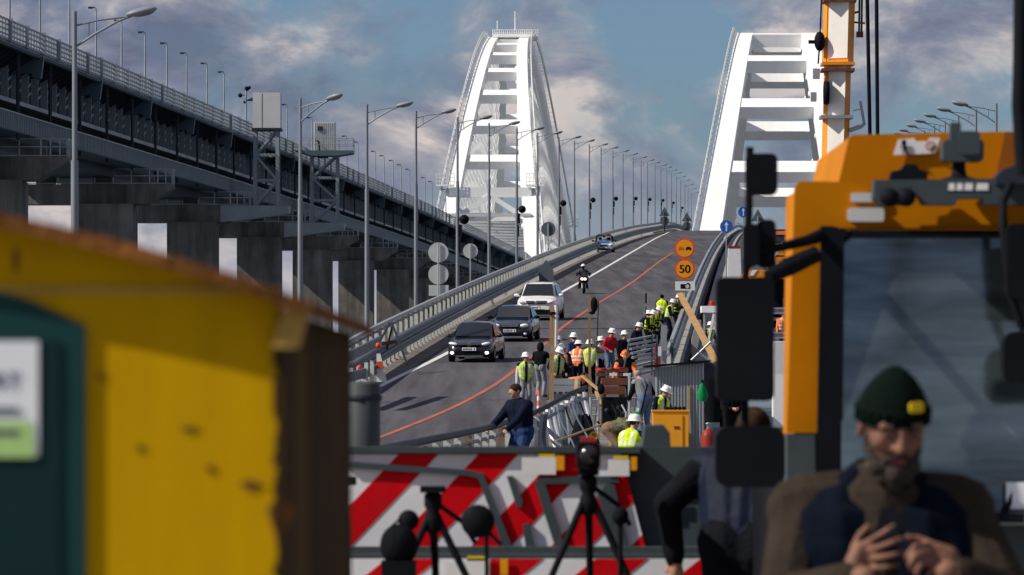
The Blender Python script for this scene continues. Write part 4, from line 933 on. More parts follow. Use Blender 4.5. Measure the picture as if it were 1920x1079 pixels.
# ================================================================ road signs
def disc(b, c, r, y0, y1, n=28): b.prism([(c[0] + r * math.cos(2 * math.pi * k / n), c[1] + r * math.sin(2 * math.pi * k / n)) for k in range(n)], 'y', y0, y1)
def px_r(r, d): return r * d / FPX
def sign_post(t, x, d, z0, z1, r=.035, m='galv'): b = MB(); b.tube([(x, d, z0), (x, d, z1)], r, 8); return b.build('post', m, t, True)
d = 251; q = P(822, 474, d); t = thing('road_sign', 'two round signs and a square plate on one post, seen from behind', 'road sign', (q.x, d, zr(d)))
sign_post(t, q.x, d - .06, zr(d), q.z + .45)
for y in (474, 515): c = P(822, y, d); b = MB(); disc(b, (c.x, c.z), px_r(19, d), d, d + .03); b.build('sign_plate', 'sign_back', t, True)
a, c = P(804, 555, d), P(841, 535, d); b = MB(); b.box(a.x, c.x, d, d + .03, a.z, c.z); b.build('square_plate', 'sign_back', t, True)
d = 284; q = P(882, 471, d); t = thing('road_sign', 'single pale round sign on thin post seen from behind above the parapet', 'road sign', (q.x, d, zr(d)))
sign_post(t, q.x, d - .05, zr(d), q.z + .4); b = MB(); disc(b, (q.x, q.z), px_r(14, d), d, d + .03); b.build('sign_plate', 'sign_back', t, True)
d = 392; q = P(1028, 430, d); t = thing('road_sign', 'single dark grey round sign in front of the railway arch', 'road sign', (q.x, d, zr(d)))
sign_post(t, q.x, d - .05, zr(d), q.z + .4, .05); b = MB(); disc(b, (q.x, q.z), px_r(13.5, d), d, d + .03); b.build('sign_plate', 'sign_dark', t, True)
d = 326; q = P(1024, 510, d); t = thing('road_sign', 'dark triangular sign above square plate on the road shoulder', 'road sign', (q.x, d, zr(d)))
b = MB(); pts = [P(x, y, d) for x, y in ((1011, 530), (1037, 530), (1038, 508), (1024, 487), (1010, 508))]; b.prism([(p.x, p.z) for p in pts], 'y', d, d + .03); b.build('sign_plate', 'sign_dark', t, True)
sign_post(t, q.x - .35, d + .06, zr(d), q.z); sign_post(t, q.x + .42, d + .06, zr(d), q.z)
for x, y, d, lab in ((1246, 398, 760, 'dark triangular sign over round plate at the crest of the parapet'), (1288, 408, 930, 'dark triangular sign over round plate at the foot of the road arch')):
    q = P(x, y, d); t = thing('road_sign', lab, 'road sign', (q.x, d, zr(d))); b = MB(); r = px_r(10, d)
    b.prism([(q.x - r, q.z - r * .75), (q.x + r, q.z - r * .75), (q.x, q.z + r)], 'y', d, d + .05); b.build('triangle_plate', 'sign_dark', t, True)
    b = MB(); disc(b, (q.x, q.z - r * 1.65), r * .85, d, d + .05); b.build('round_plate', 'sign_dark', t, True); sign_post(t, q.x, d - .06, zr(d), q.z, .06, 'steel_dark')
# orange restriction signs on the median barrier
d = 231; q = P(1284, 466, d); t = thing('road_sign', 'orange no overtaking and 50 limit signs with camera plate on one post', 'road sign', (q.x, d, zr(d)))
sign_post(t, q.x, d + .06, zr(d), q.z + .4)
for y, kind in ((466, 'o'), (505, '5')):
    c = P(1284, y, d); r = px_r(19.3, d); b = MB(); disc(b, (c.x, c.z), r, d, d + .02); rim = b.build('sign_plate', 'sign_red', t, True)
    b = MB(); disc(b, (c.x, c.z), r * .84, d - .008, d - .001); face = b.build('sign_face', 'sign_orange', rim, True)
    if kind == '5':
        b = MB(); text_mesh(b, '50', r * 1.12, Matrix.Translation((c.x, d - .012, c.z - r * .02)) @ Euler((R(90), 0, 0)).to_matrix().to_4x4(), .001)
        for k in (-1, 1): text_mesh(b, '50', r * 1.12, Matrix.Translation((c.x + k * r * .025, d - .0125, c.z - r * .02)) @ Euler((R(90), 0, 0)).to_matrix().to_4x4(), .001)
        b.build('numerals', 'black', rim, True)
    else:
        for s, m in ((-1, 'sign_red'), (1, 'black')):
            b = MB(); x = c.x + s * r * .36; k = r / 1.0
            b.prism([(x - .26 * k, c.z - .12 * k), (x + .26 * k, c.z - .12 * k), (x + .26 * k, c.z + .02 * k), (x + .17 * k, c.z + .05 * k), (x + .13 * k, c.z + .15 * k), (x - .17 * k, c.z + .15 * k), (x - .22 * k, c.z + .04 * k), (x - .26 * k, c.z + .02 * k)], 'y', d - .014, d - .009)
            for e in (-.17, .17): b.box(x + e * k - .05 * k, x + e * k + .05 * k, d - .014, d - .009, c.z - .2 * k, c.z - .12 * k)
            b.build('car_symbol', m, rim, True)
a, c = P(1266, 545, d), P(1303, 528, d); b = MB(); b.box(a.x, c.x, d, d + .02, a.z, c.z); pl = b.build('plate', 'sign_white', t, True)
m0 = (a + c) / 2; b = MB(); b.box(m0.x - .2, m0.x + .22, d - .008, d - .001, m0.z - .12, m0.z + .08); b.box(m0.x + .06, m0.x + .18, d - .008, d - .001, m0.z + .08, m0.z + .13); b.build('camera_symbol', 'black', pl, True)
b = MB(); disc(b, (m0.x + .1, m0.z - .02), .085, d - .016, d - .01); b.build('lens_symbol', 'arch_grey', pl, True)
for x, y, d, r, lab in ((1362, 425, 330, 12, 'round blue arrow sign on its own post beside the crest'), (1394, 398, 420, 10, 'round blue arrow sign half hidden behind the crane mirror')):
    q = P(x, y, d); t = thing('road_sign', lab, 'road sign', (q.x, d, zr(d))); sign_post(t, q.x, d + .05, zr(d), q.z)
    b = MB(); disc(b, (q.x, q.z), px_r(r, d), d, d + .02); pl = b.build('sign_plate', 'sign_blue', t, True); k = px_r(r, d)
    b = MB(); b.box(q.x - .1 * k, q.x + .1 * k, d - .008, d - .001, q.z - .75 * k, q.z + .3 * k); b.prism([(q.x - .32 * k, q.z + .2 * k), (q.x + .32 * k, q.z + .2 * k), (q.x, q.z + .75 * k)], 'y', d - .0085, d - .0015); b.build('arrow_symbol', 'sign_white', pl, True)
d = 430; q = P(1421, 405, d); t = thing('road_sign', 'grey triangular sign seen from behind beside the crane mirrors', 'road sign', (q.x, d, zr(d))); r = px_r(13, d)
b = MB(); b.prism([(q.x - r, q.z - r * .8), (q.x + r, q.z - r * .8), (q.x, q.z + r)], 'y', d, d + .04); b.build('sign_plate', 'sign_dark', t, True); sign_post(t, q.x, d - .06, zr(d), q.z)

# ================================================================ things on and beside the shoulder
def cone(label, loc, h=.75, slim=False):
    t = thing('traffic_cone', label, 'traffic cone', loc); r0 = .18 if not slim else .06; R_ = lambda z: r0 + (.035 - r0) * z / h
    b = MB(); b.box(-.24, .24, -.24, .24, 0, .04) if not slim else b.lathe([(.16, 0), (.16, .05), (.06, .06)]); b.build('base', 'cone_red' if not slim else 'black', t)
    b = MB(); b.lathe([(R_(.03), .03), (R_(h), h), (0, h)], n=16); c = b.build('cone_body', 'cone_red', t)
    for z in ((.30, .40), (.52, .62)): b = MB(); b.lathe([(R_(z[0] * h / .75) + .006, z[0] * h / .75), (R_(z[1] * h / .75) + .006, z[1] * h / .75)], n=16); b.build('reflective_band', 'white_paint', c)
g = G(733, 676); cone('red traffic cone with white bands below the slatted parapet', (g.x, g.y, zr(g.y) + .03), .80)
cone('slim red and white marker post beside the steel bench', on_z(1010, 150, .62), .95, True)
t = thing('trestle', 'dark two legged road trestle leaning at the guardrail', 'trestle', G(745, 682)); l = t.location
for a, c in ((P(731, 606, 188), P(712, 640, 187)), (P(735, 606, 188), P(763, 683, 186)), (P(737, 606, 189), P(725, 655, 190))): b = MB(); b.bar(a, c, .06, .06); b.build('leg', 'steel_dark', t, True)
b = MB(); b.bar(P(715, 645, 187), P(750, 640, 188), .05, .12); b.build('cross_bar', 'rust', t, True)
t = thing('guardrail_end', 'end of the guardrail with red and white marker plate', 'guardrail', on_z(700, 168, 1.2))
for ya, yb, m in ((676, 640, 'galv_dark'), (712, 692, 'galv_dark')):
    a, c = P(640, ya, 160), P(711, yb, 170); b = MB(); b.bar(a, c, .08, .30); bm_ = b.build('beam', m, t, True); b = MB()
    for k in range(9): q = a.lerp(c, (k + .5) / 9); b.ell((q.x, q.y - .06, q.z), (.035, .03, .05), 8, 5)
    b.build('bolt_head', 'galv', bm_, True)
b = MB(); b.box(0, 0, 0, 0, 0, 0)
for x, y0, y1, m in ((655, 690, 715, 'picket'), (668, 688, 712, 'picket'), (683, 680, 708, 'picket'), (694, 676, 706, 'picket'), (655, 722, 740, 'picket'), (676, 718, 736, 'picket')):
    a, c = P(x, y1, 166), P(x + 7, y0, 166); b = MB(); b.box(a.x, c.x, 165.97, 166.03, a.z - .5, c.z); b.build('post', m, t, True)
q = P(709, 690, 169); b = MB(); b.prism([(q.x - .05, q.z + .45), (q.x + .07, q.z + .45), (q.x + .28, q.z - .45), (q.x - .05, q.z - .45)], 'y', 169, 169.05); mk = b.build('marker_plate', 'white_paint', t, True)
b = MB(); b.prism([(q.x - .045, q.z + .2), (q.x + .12, q.z + .2), (q.x + .17, q.z - .02), (q.x - .045, q.z - .02)], 'y', 168.98, 168.99); b.build('red_stripe', 'sign_red', mk, True)
for x, y in ((674, 690), (709, 648)): q = P(x, y, 166); b = MB(); b.ell((q.x, q.y, q.z), (.08, .06, .09), 10, 6); b.build('reflector', 'cone_red', t, True)

# ================================================================ the curved railing in front
t = thing('curved_railing', 'low curved railing with pale plate posts at the broken edge', 'railing', (-1, 70, 0))
CR = [(640, 856, 52), (700, 846, 56), (740, 838, 60), (790, 828, 65), (840, 818, 71), (890, 808, 79), (930, 799, 87), (965, 787, 102), (1000, 774, 118)]
pts = [P(*c) for c in CR]; b = MB(); b.tube(pts, .05, 8); b.build('handrail', 'steel_dark', t, True)
b = MB(); b.tube([p + Vector((0, 0, -.16)) for p in pts], .03, 6); b.build('upper_rail', 'galv_dark', t, True)
def along(x):
    for i in range(len(CR) - 1):
        if CR[i][0] <= x <= CR[i + 1][0]: return pts[i].lerp(pts[i + 1], (x - CR[i][0]) / (CR[i + 1][0] - CR[i][0]))
for k, x in enumerate((655, 685, 716, 746, 772, 794, 817, 838, 857, 877, 895, 909, 923, 940, 951, 972, 988)):
    p = along(x); b = MB(); lean_ = .06 if k % 5 == 3 else 0; w = .05
    b.hexa([(p.x - w - lean_, p.y - .04, 0), (p.x + w - lean_, p.y - .04, 0), (p.x + w - lean_, p.y + .04, 0), (p.x - w - lean_, p.y + .04, 0), (p.x - w, p.y - .04, p.z - .06), (p.x + w, p.y - .04, p.z - .06), (p.x + w, p.y + .04, p.z - .06), (p.x - w, p.y + .04, p.z - .06)]); b.build('post', 'wood_old' if k % 4 == 1 else 'picket', t, True)

# crumpled barrier metal beside the man in navy
t = thing('crumpled_barrier', 'torn bridge barrier with bent corrugated steel plates', 'barrier', on_z(1050, 108, 0))
top = [P(996, 777, 112), P(1030, 760, 114), P(1065, 740, 117), P(1098, 727, 120)]
b = MB(); b.tube(top, .055, 8); b.build('top_rail', 'steel_dark', t, True); b = MB(); b.tube([p + Vector((.05, .1, -.22)) for p in top], .04, 6); b.build('lower_rail', 'galv_dark', t, True)
random.seed(3)
for k in range(13):
    u = k / 12; a = top[0].lerp(top[3], u); hgt = .75 + .35 * u; bx = .02 + .30 * u * random.uniform(.5, 1.2); wd = random.choice((.12, .16, .22)); prof = []
    for j in range(9):
        v = j / 8; z = a.z - .1 - (hgt + (0.0 if k % 3 else .2)) * v; x = a.x + bx * v ** 2 + .03 * math.sin(4 * v + k); y = a.y - 1.5 * v * u - .15 * math.sin(3 * v + k)
        z = max(z, .02); prof.append([(x - wd / 2, y, z), (x - wd / 6, y - .045, z), (x + wd / 6, y - .045, z), (x + wd / 2, y, z), (x + wd / 6, y - .035, z), (x - wd / 6, y - .035, z)])
    b = MB(); b.loft(prof, smooth=False); b.build('bent_plate', ('galv', 'steel_pale', 'galv_dark', 'galv')[k % 4], t, True)
b = MB(); a, c = P(1040, 765, 120), P(1075, 845, 120); b.box(a.x, c.x + .2, 119.5, 120, 0, a.z); b.build('torn_panel', 'steel_dark', t, True)
for k in range(4):
    a = P(1046 + 14 * k, 770 - 5 * k, 109); b = MB(); b.tube([a, a + Vector((.1, -.4, -.3)), a + Vector((.28, -.9, -.62)), Vector((a.x + .5, a.y - 1.5, .06))], .022, 6); b.build('torn_cable', 'black' if k % 2 else 'galv_dark', t, True)

# posts, planks and props
t = thing('wooden_post', 'tall twin wooden post with white pipe fixed beside the bench', 'post', on_z(1034, 147, .55))
for x, w in ((1031.5, .06), (1036, .05)): a, c = P(x, 760, 147), P(x + 2, 571 + (x - 1031) * 2, 147); b = MB(); b.bar(a, c, w, .09); b.build('timber', 'wood', t, True)
b = MB(); b.tube([P(1042, 650, 147), P(1043, 573, 147)], .055, 10); b.build('pipe', 'white_paint', t, True); b = MB(); q = P(1035, 588, 147); b.lathe([(.11, -.04), (.11, .04)], q, 10); b.build('strap', 'black', t, True)
t = thing('wooden_post', 'single wooden post with dark bag and cable hanging from it', 'post', on_z(1107, 150, .6))
b = MB(); b.bar(P(1106, 748, 150), P(1105, 553, 150), .075, .075); b.build('timber', 'wood_old', t, True)
b = MB(); q = P(1114, 572, 150); b.ell((q.x, q.y, q.z), (.1, .08, .22), 10, 7); q = P(1109, 587, 150); b.ell((q.x, q.y, q.z), (.11, .06, .05), 10, 5); b.build('bag', 'dark_cloth', t, True)
b = MB(); b.tube([P(1117, 563, 150), P(1122, 566, 150), P(1121, 600, 150), P(1119, 650, 150)], .015, 5); b.build('cable', 'black', t, True)
t = thing('plank', 'long pale plank propped against the median barrier under the camera plate', 'plank', on_z(1305, 180, 1.5)); a, c = P(1272, 551, 196), P(1340, 680, 172)
for k in (0, 1): b = MB(); o = Vector((.0 + .1 * k, .07 * k, .02 * k)); b.bar(a + o, c + o, .12, .05); b.build('board', 'wood', t, True)
t = thing('steel_prop', 'forked galvanised steel prop under the pale plank', 'prop', on_z(1310, 165, 1.2))
for a, c in (((1296, 676), (1333, 641)), ((1310, 660), (1327, 675)), ((1333, 641), (1342, 648))): b = MB(); b.tube([P(*a, 168), P(*c, 168)], .035, 8); b.build('tube', 'galv', t, True)
t = thing('selfie_stick', 'upright stick with shining phone held above the white helmets', 'pole', on_z(1211, 200, zr(200))); b = MB(); b.tube([P(1212, 640, 200), P(1211, 575, 200)], .015, 6); b.build('stick', 'black', t, True)
q = P(1212, 560, 200); b = MB(); b.box(q.x - .05, q.x + .03, q.y - .02, q.y + .02, q.z - .18, q.z + .2); b.build('phone', 'black_gloss', t, True); b = MB(); b.box(q.x + .035, q.x + .07, q.y - .03, q.y + .02, q.z - .2, q.z + .22); b.build('grip', 'galv', t, True)
t = thing('plank', 'short crossed planks leaning at the rusty beams', 'plank', on_z(1100, 146, .7))
for a, c in (((1091, 705), (1127, 735)), ((1081, 708), (1079, 740)), ((1118, 735), (1126, 760))): b = MB(); b.bar(P(*a, 146), P(*c, 145), .09, .04); b.build('board', 'wood', t, True)

# steel bench of stacked guardrail beams
t = thing('beam_stack', 'bench of stacked galvanised guardrail beams below the orange jacket', 'steel beams', on_z(1060, 151, .6))
for k, (y, m) in enumerate(((716, 'galv'), (729, 'galv'), (745, 'galv_dark'), (757, 'galv'))):
    a, c = P(1034 - 3 * k, y, 150 - k), P(1088, y, 150 - k); b = MB(); rr_ = [[(x, a.y + px * 1.5, a.z + pz * .55) for px, pz in WB] for x in (a.x, c.x)]; b.loft(rr_, smooth=False); b.build('beam', m, t, True)
for x in (1040, 1080): a = P(x, 762, 150); b = MB(); b.box(a.x - .05, a.x + .05, 150, 150.2, .5, P(0, 714, 150).z - .1); b.build('leg', 'steel_dark', t, True)
t = thing('rail_stack', 'ladder like stack of galvanised rails next to the median barrier end', 'steel beams', on_z(1205, 178, 1.6))
for k in range(9):
    y = 632 + k * 8; a, c = P(1178 + k * 2, y + 7, 176), P(1226 + (k % 3) * 3, y - 2, 181); b = MB(); b.bar(a, c, .09, .07); b.build('rail', 'galv' if k % 2 else 'steel_pale', t, True)
for x in (1222, 1232): b = MB(); b.bar(P(x, 705, 180), P(x, 628, 180), .06, .06); b.build('upright', 'galv_dark', t, True)
t = thing('barrier_end_post', 'square steel end post with red plate closing the median barrier', 'post', on_z(1244, 183, 1.8)); a, c = P(1240, 692, 183), P(1250, 610, 183); b = MB(); b.box(a.x, c.x, 183, 183.2, a.z - .4, c.z); b.build('upright', 'galv', t, True)
a, c = P(1226, 690, 183), P(1238, 648, 183); b = MB(); b.box(a.x, c.x, 183.05, 183.1, a.z, c.z); b.build('red_plate', 'red_paint', t, True); a, c = P(1232, 668, 182.9), P(1240, 650, 182.9); b = MB(); b.box(a.x, c.x, 182.9, 182.95, a.z, c.z); b.build('number_plate', 'white_paint', t, True)
# rusty beams with machine under
t = thing('rusty_beam_pile', 'pile of rusty steel beams and boards with white tags', 'steel beams', on_z(1150, 138, .6))
for k, (x0, x1, y0, y1, d) in enumerate(((1122, 1178, 698, 689, 141), (1118, 1184, 706, 699, 139), (1128, 1176, 722, 708, 138), (1130, 1172, 740, 724, 137))):
    a, c = P(x0, y0, d), P(x1, y1, d); b = MB(); b.box(a.x, c.x, d, d + 1.6, a.z, c.z - .01); b.build('beam', 'rust', t, True)
for x in (1150, 1176): a = P(x, 703, 138.8); b = MB(); b.box(a.x - .1, a.x + .1, 138.8, 138.9, a.z - .03, a.z + .04); b.build('tag', 'white_paint', t, True)
for x in (1132, 1168): a = P(x, 740, 137.5); b = MB(); b.box(a.x - .06, a.x + .06, 137.5, 138, .3, a.z); b.build('trestle_leg', 'rust', t, True)
for k in range(3): a = P(1128 + 17 * k, 692 - k, 140); b = MB(); b.loft([[(a.x + w_ * math.cos(q_) * (1 + .3 * math.sin(3 * q_ + k)), a.y + .2 * math.sin(q_), a.z + h_) for q_ in [2 * math.pi * j / 12 for j in range(12)]] for w_, h_ in ((.15, -.03), (.14, .0), (.05, .015))]); b.build('red_cloth', 'red_cloth' if k != 1 else 'rust', t, True)
t = thing('compressor', 'dark site compressor with hoses under the rusty beams', 'machine', on_z(1150, 132, .5)); a, c = P(1130, 792, 132), P(1176, 745, 132); b = MB(); b.box(a.x, c.x, 132, 133.5, .5, c.z); b.build('casing', 'black', t, True)
for k, (x, y) in enumerate(((1138, 770), (1160, 765), (1170, 775))): q = P(x, y, 131.9); b = MB(); b.lathe([(.0, -.02), (.05, -.02), (.06, .08)], (q.x, q.y, q.z), 12, 'y'); b.build('gauge', 'steel_dark', t, True)
for k in range(4): a = P(1148 + k * 9, 760, 131.5); b = MB(); b.tube([a, a + Vector((.1, -.4, -.2)), a + Vector((.05, -.8, -.5)), Vector((a.x + .2, 129.5, .55))], .025, 6); b.build('hose', 'galv' if k == 2 else 'black', t, True)
for k, (x, y, r, m, lab) in enumerate(((1127, 730, .09, 'dark_cloth', 'dark sack lying against the rusty beams'), (1113, 818, .07, 'camo', 'small yellow coil of hose at the torn plates'), (1212, 745, .1, 'blue_paint', 'small blue bottle next to the jeans'))):
    q = P(x, y, 132 if k != 1 else 100); t = thing('sack' if k == 0 else ('hose_coil' if k == 1 else 'bottle'), lab, 'sack' if k == 0 else ('hose' if k == 1 else 'bottle'), (q.x, q.y, q.z)); b = MB()
    if k == 0: b.ell((0, 0, 0), (r, r, r * 1.5), 10, 7)
    elif k == 1:
        for j in range(3): b.tube([(r * (1 - .12 * j) * math.cos(a), .04 * j, r * (1 - .12 * j) * math.sin(a)) for a in [i * math.pi / 8 for i in range(17)]], .02, 6)
    else: b.lathe([(0, -.2), (.06, -.2), (.06, .05), (.025, .12), (.025, .2), (0, .2)], n=12)
    b.build({0: 'sack_body', 1: 'coil', 2: 'bottle_body'}[k], m if k != 1 else 'badge', t)
# corrugated shed, one sheet beside the other
t = thing('corrugated_shed', 'grey corrugated steel shed with black roof edge', 'shed', on_z(1275, 140, 0)); d = 139
for k in range(16):
    x0 = 1228 + 92 * k / 16; x1 = 1228 + 92 * (k + 1) / 16; a, c = P(x0, 0, d), P(x1, 0, d); zt = P(0, 690 - 10 * (k + .5) / 16, d).z; w = c.x - a.x; b = MB()
    b.prism([(a.x, d), (a.x + w * .3, d), (a.x + w * .42, d - .035), (a.x + w * .78, d - .035), (a.x + w * .9, d), (c.x - .002, d), (c.x - .002, d + .01), (a.x, d + .01)], 'z', 0, zt); b.build('steel_sheet', 'shed_steel', t, True)
a, c = P(1228, 690, d), P(1320, 680, d); b = MB(); b.box(a.x + .03, c.x - .03, d + .012, d + 2.5, 0, a.z - .05); b.build('shed_body', 'galv_dark', t, True)
b = MB(); b.hexa([(a.x - .25, d - .2, a.z), (c.x + .15, d - .2, c.z), (c.x + .15, d + 2.7, c.z), (a.x - .25, d + 2.7, a.z), (a.x - .25, d - .2, a.z + .06), (c.x + .15, d - .2, c.z + .06), (c.x + .15, d + 2.7, c.z + .06), (a.x - .25, d + 2.7, a.z + .06)]); b.build('roof', 'black', t, True)
q = P(1292, 750, d - .1); t = thing('timber_batten', 'pale upright batten leaning on the corrugated shed', 'timber', (q.x, q.y, 0)); b = MB(); b.bar((0, 0, .05), (.0, .05, q.z + .35), .05, .04); b.build('batten', 'wood', t)
# coat and green bag on the shed corner
t = thing('hanging_coat', 'dark coat hanging from the corner of the corrugated shed', 'coat', on_z(1335, 137, 1.0)); q = P(1336, 745, 137); b = MB()
b.loft([[(q.x + (.28 - .1 * v) * math.cos(a) * (1 + .15 * math.sin(5 * a + v * 3)), q.y + .15 * math.sin(a), q.z + .45 - 1.1 * v) for a in [2 * math.pi * j / 16 for j in range(16)]] for v in (0, .2, .4, .6, .8, 1.0)]); b.build('coat_body', 'dark_cloth', t, True)
t = thing('green_bag', 'bright green bag hanging beside the dark coat', 'bag', on_z(1318, 134, 1.2)); q = P(1317, 738, 134); b = MB(); b.loft([[(q.x + w_ * math.cos(a), q.y + .1 * math.sin(a), q.z + h) for a in [2 * math.pi * j / 12 for j in range(12)]] for w_, h in ((.03, .26), (.10, .12), (.15, -.06), (.09, -.2))]); b.build('bag_body', 'green_cloth', t, True)
# yellow cabinet
d = 100; a, c = P(1224, 846, d), P(1291, 772, d); t = thing('yellow_cabinet', 'bright yellow steel cabinet with door and small dark plate', 'cabinet', (a.x, d, 0)); b = MB(); b.box(a.x, c.x, d, d + .5, 0, c.z); b.build('case', 'cabinet_yellow', t, True)
b = MB(); b.box(a.x - .02, c.x + .02, d - .02, d + .52, c.z, c.z + .03); b.build('lid', 'cabinet_yellow', t, True); b = MB(); b.box(a.x + .02, a.x + (c.x - a.x) * .83, d - .015, d - .002, .05, c.z - .06); dr = b.build('door', 'cabinet_yellow', t, True)
q = P(1268, 802, d); b = MB(); b.box(q.x - .04, q.x + .06, d - .022, d - .016, q.z - .025, q.z + .025); b.build('name_plate', 'rust', dr, True)
for k in range(5): q = P(1250 + 8 * k, 768, d + .2); b = MB(); b.ell((q.x, q.y, c.z + .06), (.045, .06, .035), 8, 5); b.build('cable_gland', 'black', t, True)
# gas bottle and small tripod near the cabinet
q = P(1328, 825, 101); t = thing('gas_bottle', 'dusty red gas bottle beside the yellow cabinet', 'gas bottle', (q.x, q.y, 0)); b = MB(); b.lathe([(0, 0), (.13, 0), (.14, .05), (.14, .75), (.1, .85), (.04, .9)], n=16); b.build('cylinder', 'red_paint', t); b = MB(); b.lathe([(.03, .9), (.03, .98), (.06, 1.0), (0, 1.02)], n=10); b.build('valve', 'galv', t)
q = P(1185, 770, 112); t = thing('fire_extinguisher', 'red fire extinguisher standing behind the crouching worker', 'extinguisher', (q.x, q.y, .15)); b = MB(); b.lathe([(0, 0), (.085, 0), (.085, .5), (.05, .58), (.02, .6), (.02, .66)], n=14); b.build('cylinder', 'red_paint', t); b = MB(); b.tube([(0, 0, .64), (.1, -.02, .6), (.11, -.02, .3)], .013, 6); b.bar((-.04, 0, .67), (.08, 0, .68), .02, .02); b.build('hose', 'black', t)
t = thing('survey_staff', 'long black staff held beside the blue jeans', 'pole', on_z(1200, 120, .3)); b = MB(); b.tube([P(1196, 800, 120), P(1214, 720, 120)], .02, 6); b.build('staff', 'black', t, True)
q = P(1313, 836, 101); t = thing('cable_reel', 'small grey cable reel at the foot of the shed', 'cable reel', (q.x, q.y, .14)); b = MB()
for s in (-1, 1): b.lathe([(.03, s * .06), (.13, s * .06), (.13, s * .075), (.03, s * .075)], n=14, axis='x')
b.lathe([(.07, -.06), (.07, .06)], n=12, axis='x'); b.build('reel', 'galv', t)
# grey machine and white cabinet on the broken carriageway
d = 203; z0 = zr(d); a, c = P(1318, 640, d), P(1348, 574, d); t = thing('site_machine', 'pale framed site machine with red beacon', 'machine', (a.x, d, z0)); b = MB(); b.box(a.x, c.x, d, d + 1.4, z0 - .6, z0 + .55); b.build('base', 'steel_pale', t, True)
for x in (a.x + .05, c.x - .05): b = MB(); b.box(x - .04, x + .04, d, d + .08, z0 + .5, c.z); b.build('upright', 'steel_pale', t, True)
b = MB(); b.box(a.x - .05, c.x + .05, d - .05, d + 1.4, c.z - .25, c.z); b.build('canopy', 'arch_white', t, True); b = MB(); q = P(1336, 568, d); b.lathe([(.12, 0), (.12, .15), (.06, .22), (0, .22)], (q.x, d + .3, c.z), 10); b.build('beacon', 'red_lens', t, True)
b = MB(); b.bar((a.x + .2, d - .1, z0 + .5), (c.x - .2, d - .1, c.z - .3), .08, .08); b.build('arm', 'arch_white', t, True)
d = 140; a, c = P(1450, 706, d), P(1482, 640, d); t = thing('white_cabinet', 'white perforated cabinet half hidden behind the crane cab', 'cabinet', (a.x, d, 0)); b = MB(); b.box(a.x, c.x, d, d + .8, 0, c.z); cb = b.build('case', 'white_paint', t, True); b = MB()
for i in range(9):
    for j in range(14): b.box(a.x + .04 + i * .045, a.x + .055 + i * .045, d - .005, d - .001, c.z - .06 - j * .06, c.z - .045 - j * .06)
stuff(b.build('perforation', 'black', cb, True))
for y, lab in ((582, 'upper silver steel beam lying behind the crane cab'), (628, 'lower silver steel beam lying behind the crane cab')):
    d = 176; a, c = P(1430, y + 7, d), P(1490, y - 5, d); t = thing('steel_beam', lab, 'steel beam', (a.x, d, a.z)); b = MB(); b.prism([(d, a.z), (d + .4, a.z), (d + .4, a.z + .05), (d + .23, a.z + .05), (d + .23, c.z - .05), (d + .4, c.z - .05), (d + .4, c.z), (d, c.z), (d, c.z - .05), (d + .17, c.z - .05), (d + .17, a.z + .05), (d, a.z + .05)], 'x', a.x - 1.5, c.x + 1.5); b.build('beam_section', 'galv', t, True)
    b = MB(); b.box(a.x - 1.4, a.x - 1.2, d, d + .4, 0, a.z); b.box(c.x + 1.2, c.x + 1.4, d, d + .4, 0, a.z); b.build('support', 'steel_dark', t, True)

# ================================================================ crane standing on the broken carriageway
d = 238; z0 = zr(d); X0 = P(1560, 0, d).x
t = thing('mobile_crane', 'mobile crane on the broken carriageway with raised white and orange boom', 'crane', (X0, d, z0))
def boom_sec(name, y0, y1, w, dep, m, par=None, dx=0, dd=0):
    def cx(y): return 1566 + (335 - y) * .026
    rings = []
    for y in (y0, y1):
        q = P(cx(y), y, d); k = w / 2; rings.append([(q.x + dx + px * k, q.y + dd + py, q.z) for px, py in ((-1, .36), (-.74, .05), (.62, -dep), (1, -.05), (1, 1.0), (-1, 1.0))])
    b = MB(); b.loft(rings, smooth=False); return b.build(name, m, par or t, True)
boom = boom_sec('boom_base', 470, 118, 1.15, .3, 'boom_orange'); boom_sec('boom_outer', 122, -80, 1.35, .34, 'boom_orange')
for y0, y1, w, dep in ((460, 126, 1.15, .3), (110, -80, 1.35, .34)):
    b = MB(); rings = []
    for y in (y0, y1):
        q = P(1566 + (335 - y) * .026, y, d); k = w / 2; rings.append([(q.x - .70 * k, d + .02), (q.x + .56 * k, d - dep + .012), (q.x + .56 * k, d - dep - .015), (q.x - .70 * k, d - .02)]); rings[-1] = [(p[0], p[1], q.z) for p in rings[-1]]
    b.loft(rings, smooth=False); b.build('white_face', 'boom_white', boom, True)
for y, m in ((120, 'boom_orange'), (132, 'rust'), (220, 'galv'), (2, 'rust')):
    q = P(1566 + (335 - y) * .026, y, d); b = MB(); b.box(q.x - .74, q.x + .72, d - .46, d + 1.1, q.z - .07, q.z + .07); b.build('collar', m, boom, True)
b = MB(); a, c = P(1525, 200, d), P(1545, 140, d); b.lathe([(.0, 0), (.5, 0), (.55, .12), (.5, .24), (0, .24)], (a.x + .45, d - .2, P(0, 175, d).z), 18, 'x'); b.build('rope_drum', 'black', boom, True)
a, c = P(1520, 205, d), P(1536, 140, d); b = MB(); b.box(a.x, a.x + .25, d - .3, d + .2, P(0, 178, d).z - .3, P(0, 178, d).z + .1); b.box(a.x + .1, a.x + .4, d - .25, d + .2, P(0, 142, d).z - .15, P(0, 142, d).z + .3); b.build('drum_bracket', 'steel_pale', boom, True)
q = P(1537, 78, d); b = MB(); b.ell((q.x, d, q.z), (.25, .3, .45), 10, 6); b.box(q.x - .5, q.x + .1, d - .1, d + .1, q.z - .1, q.z + .05); b.build('sheave', 'black', boom, True)
b = MB(); b.tube([P(1541, -20, d), P(1537, 78, d), P(1534, 120, d)], .04, 5); b.build('side_rope', 'black', boom, True)
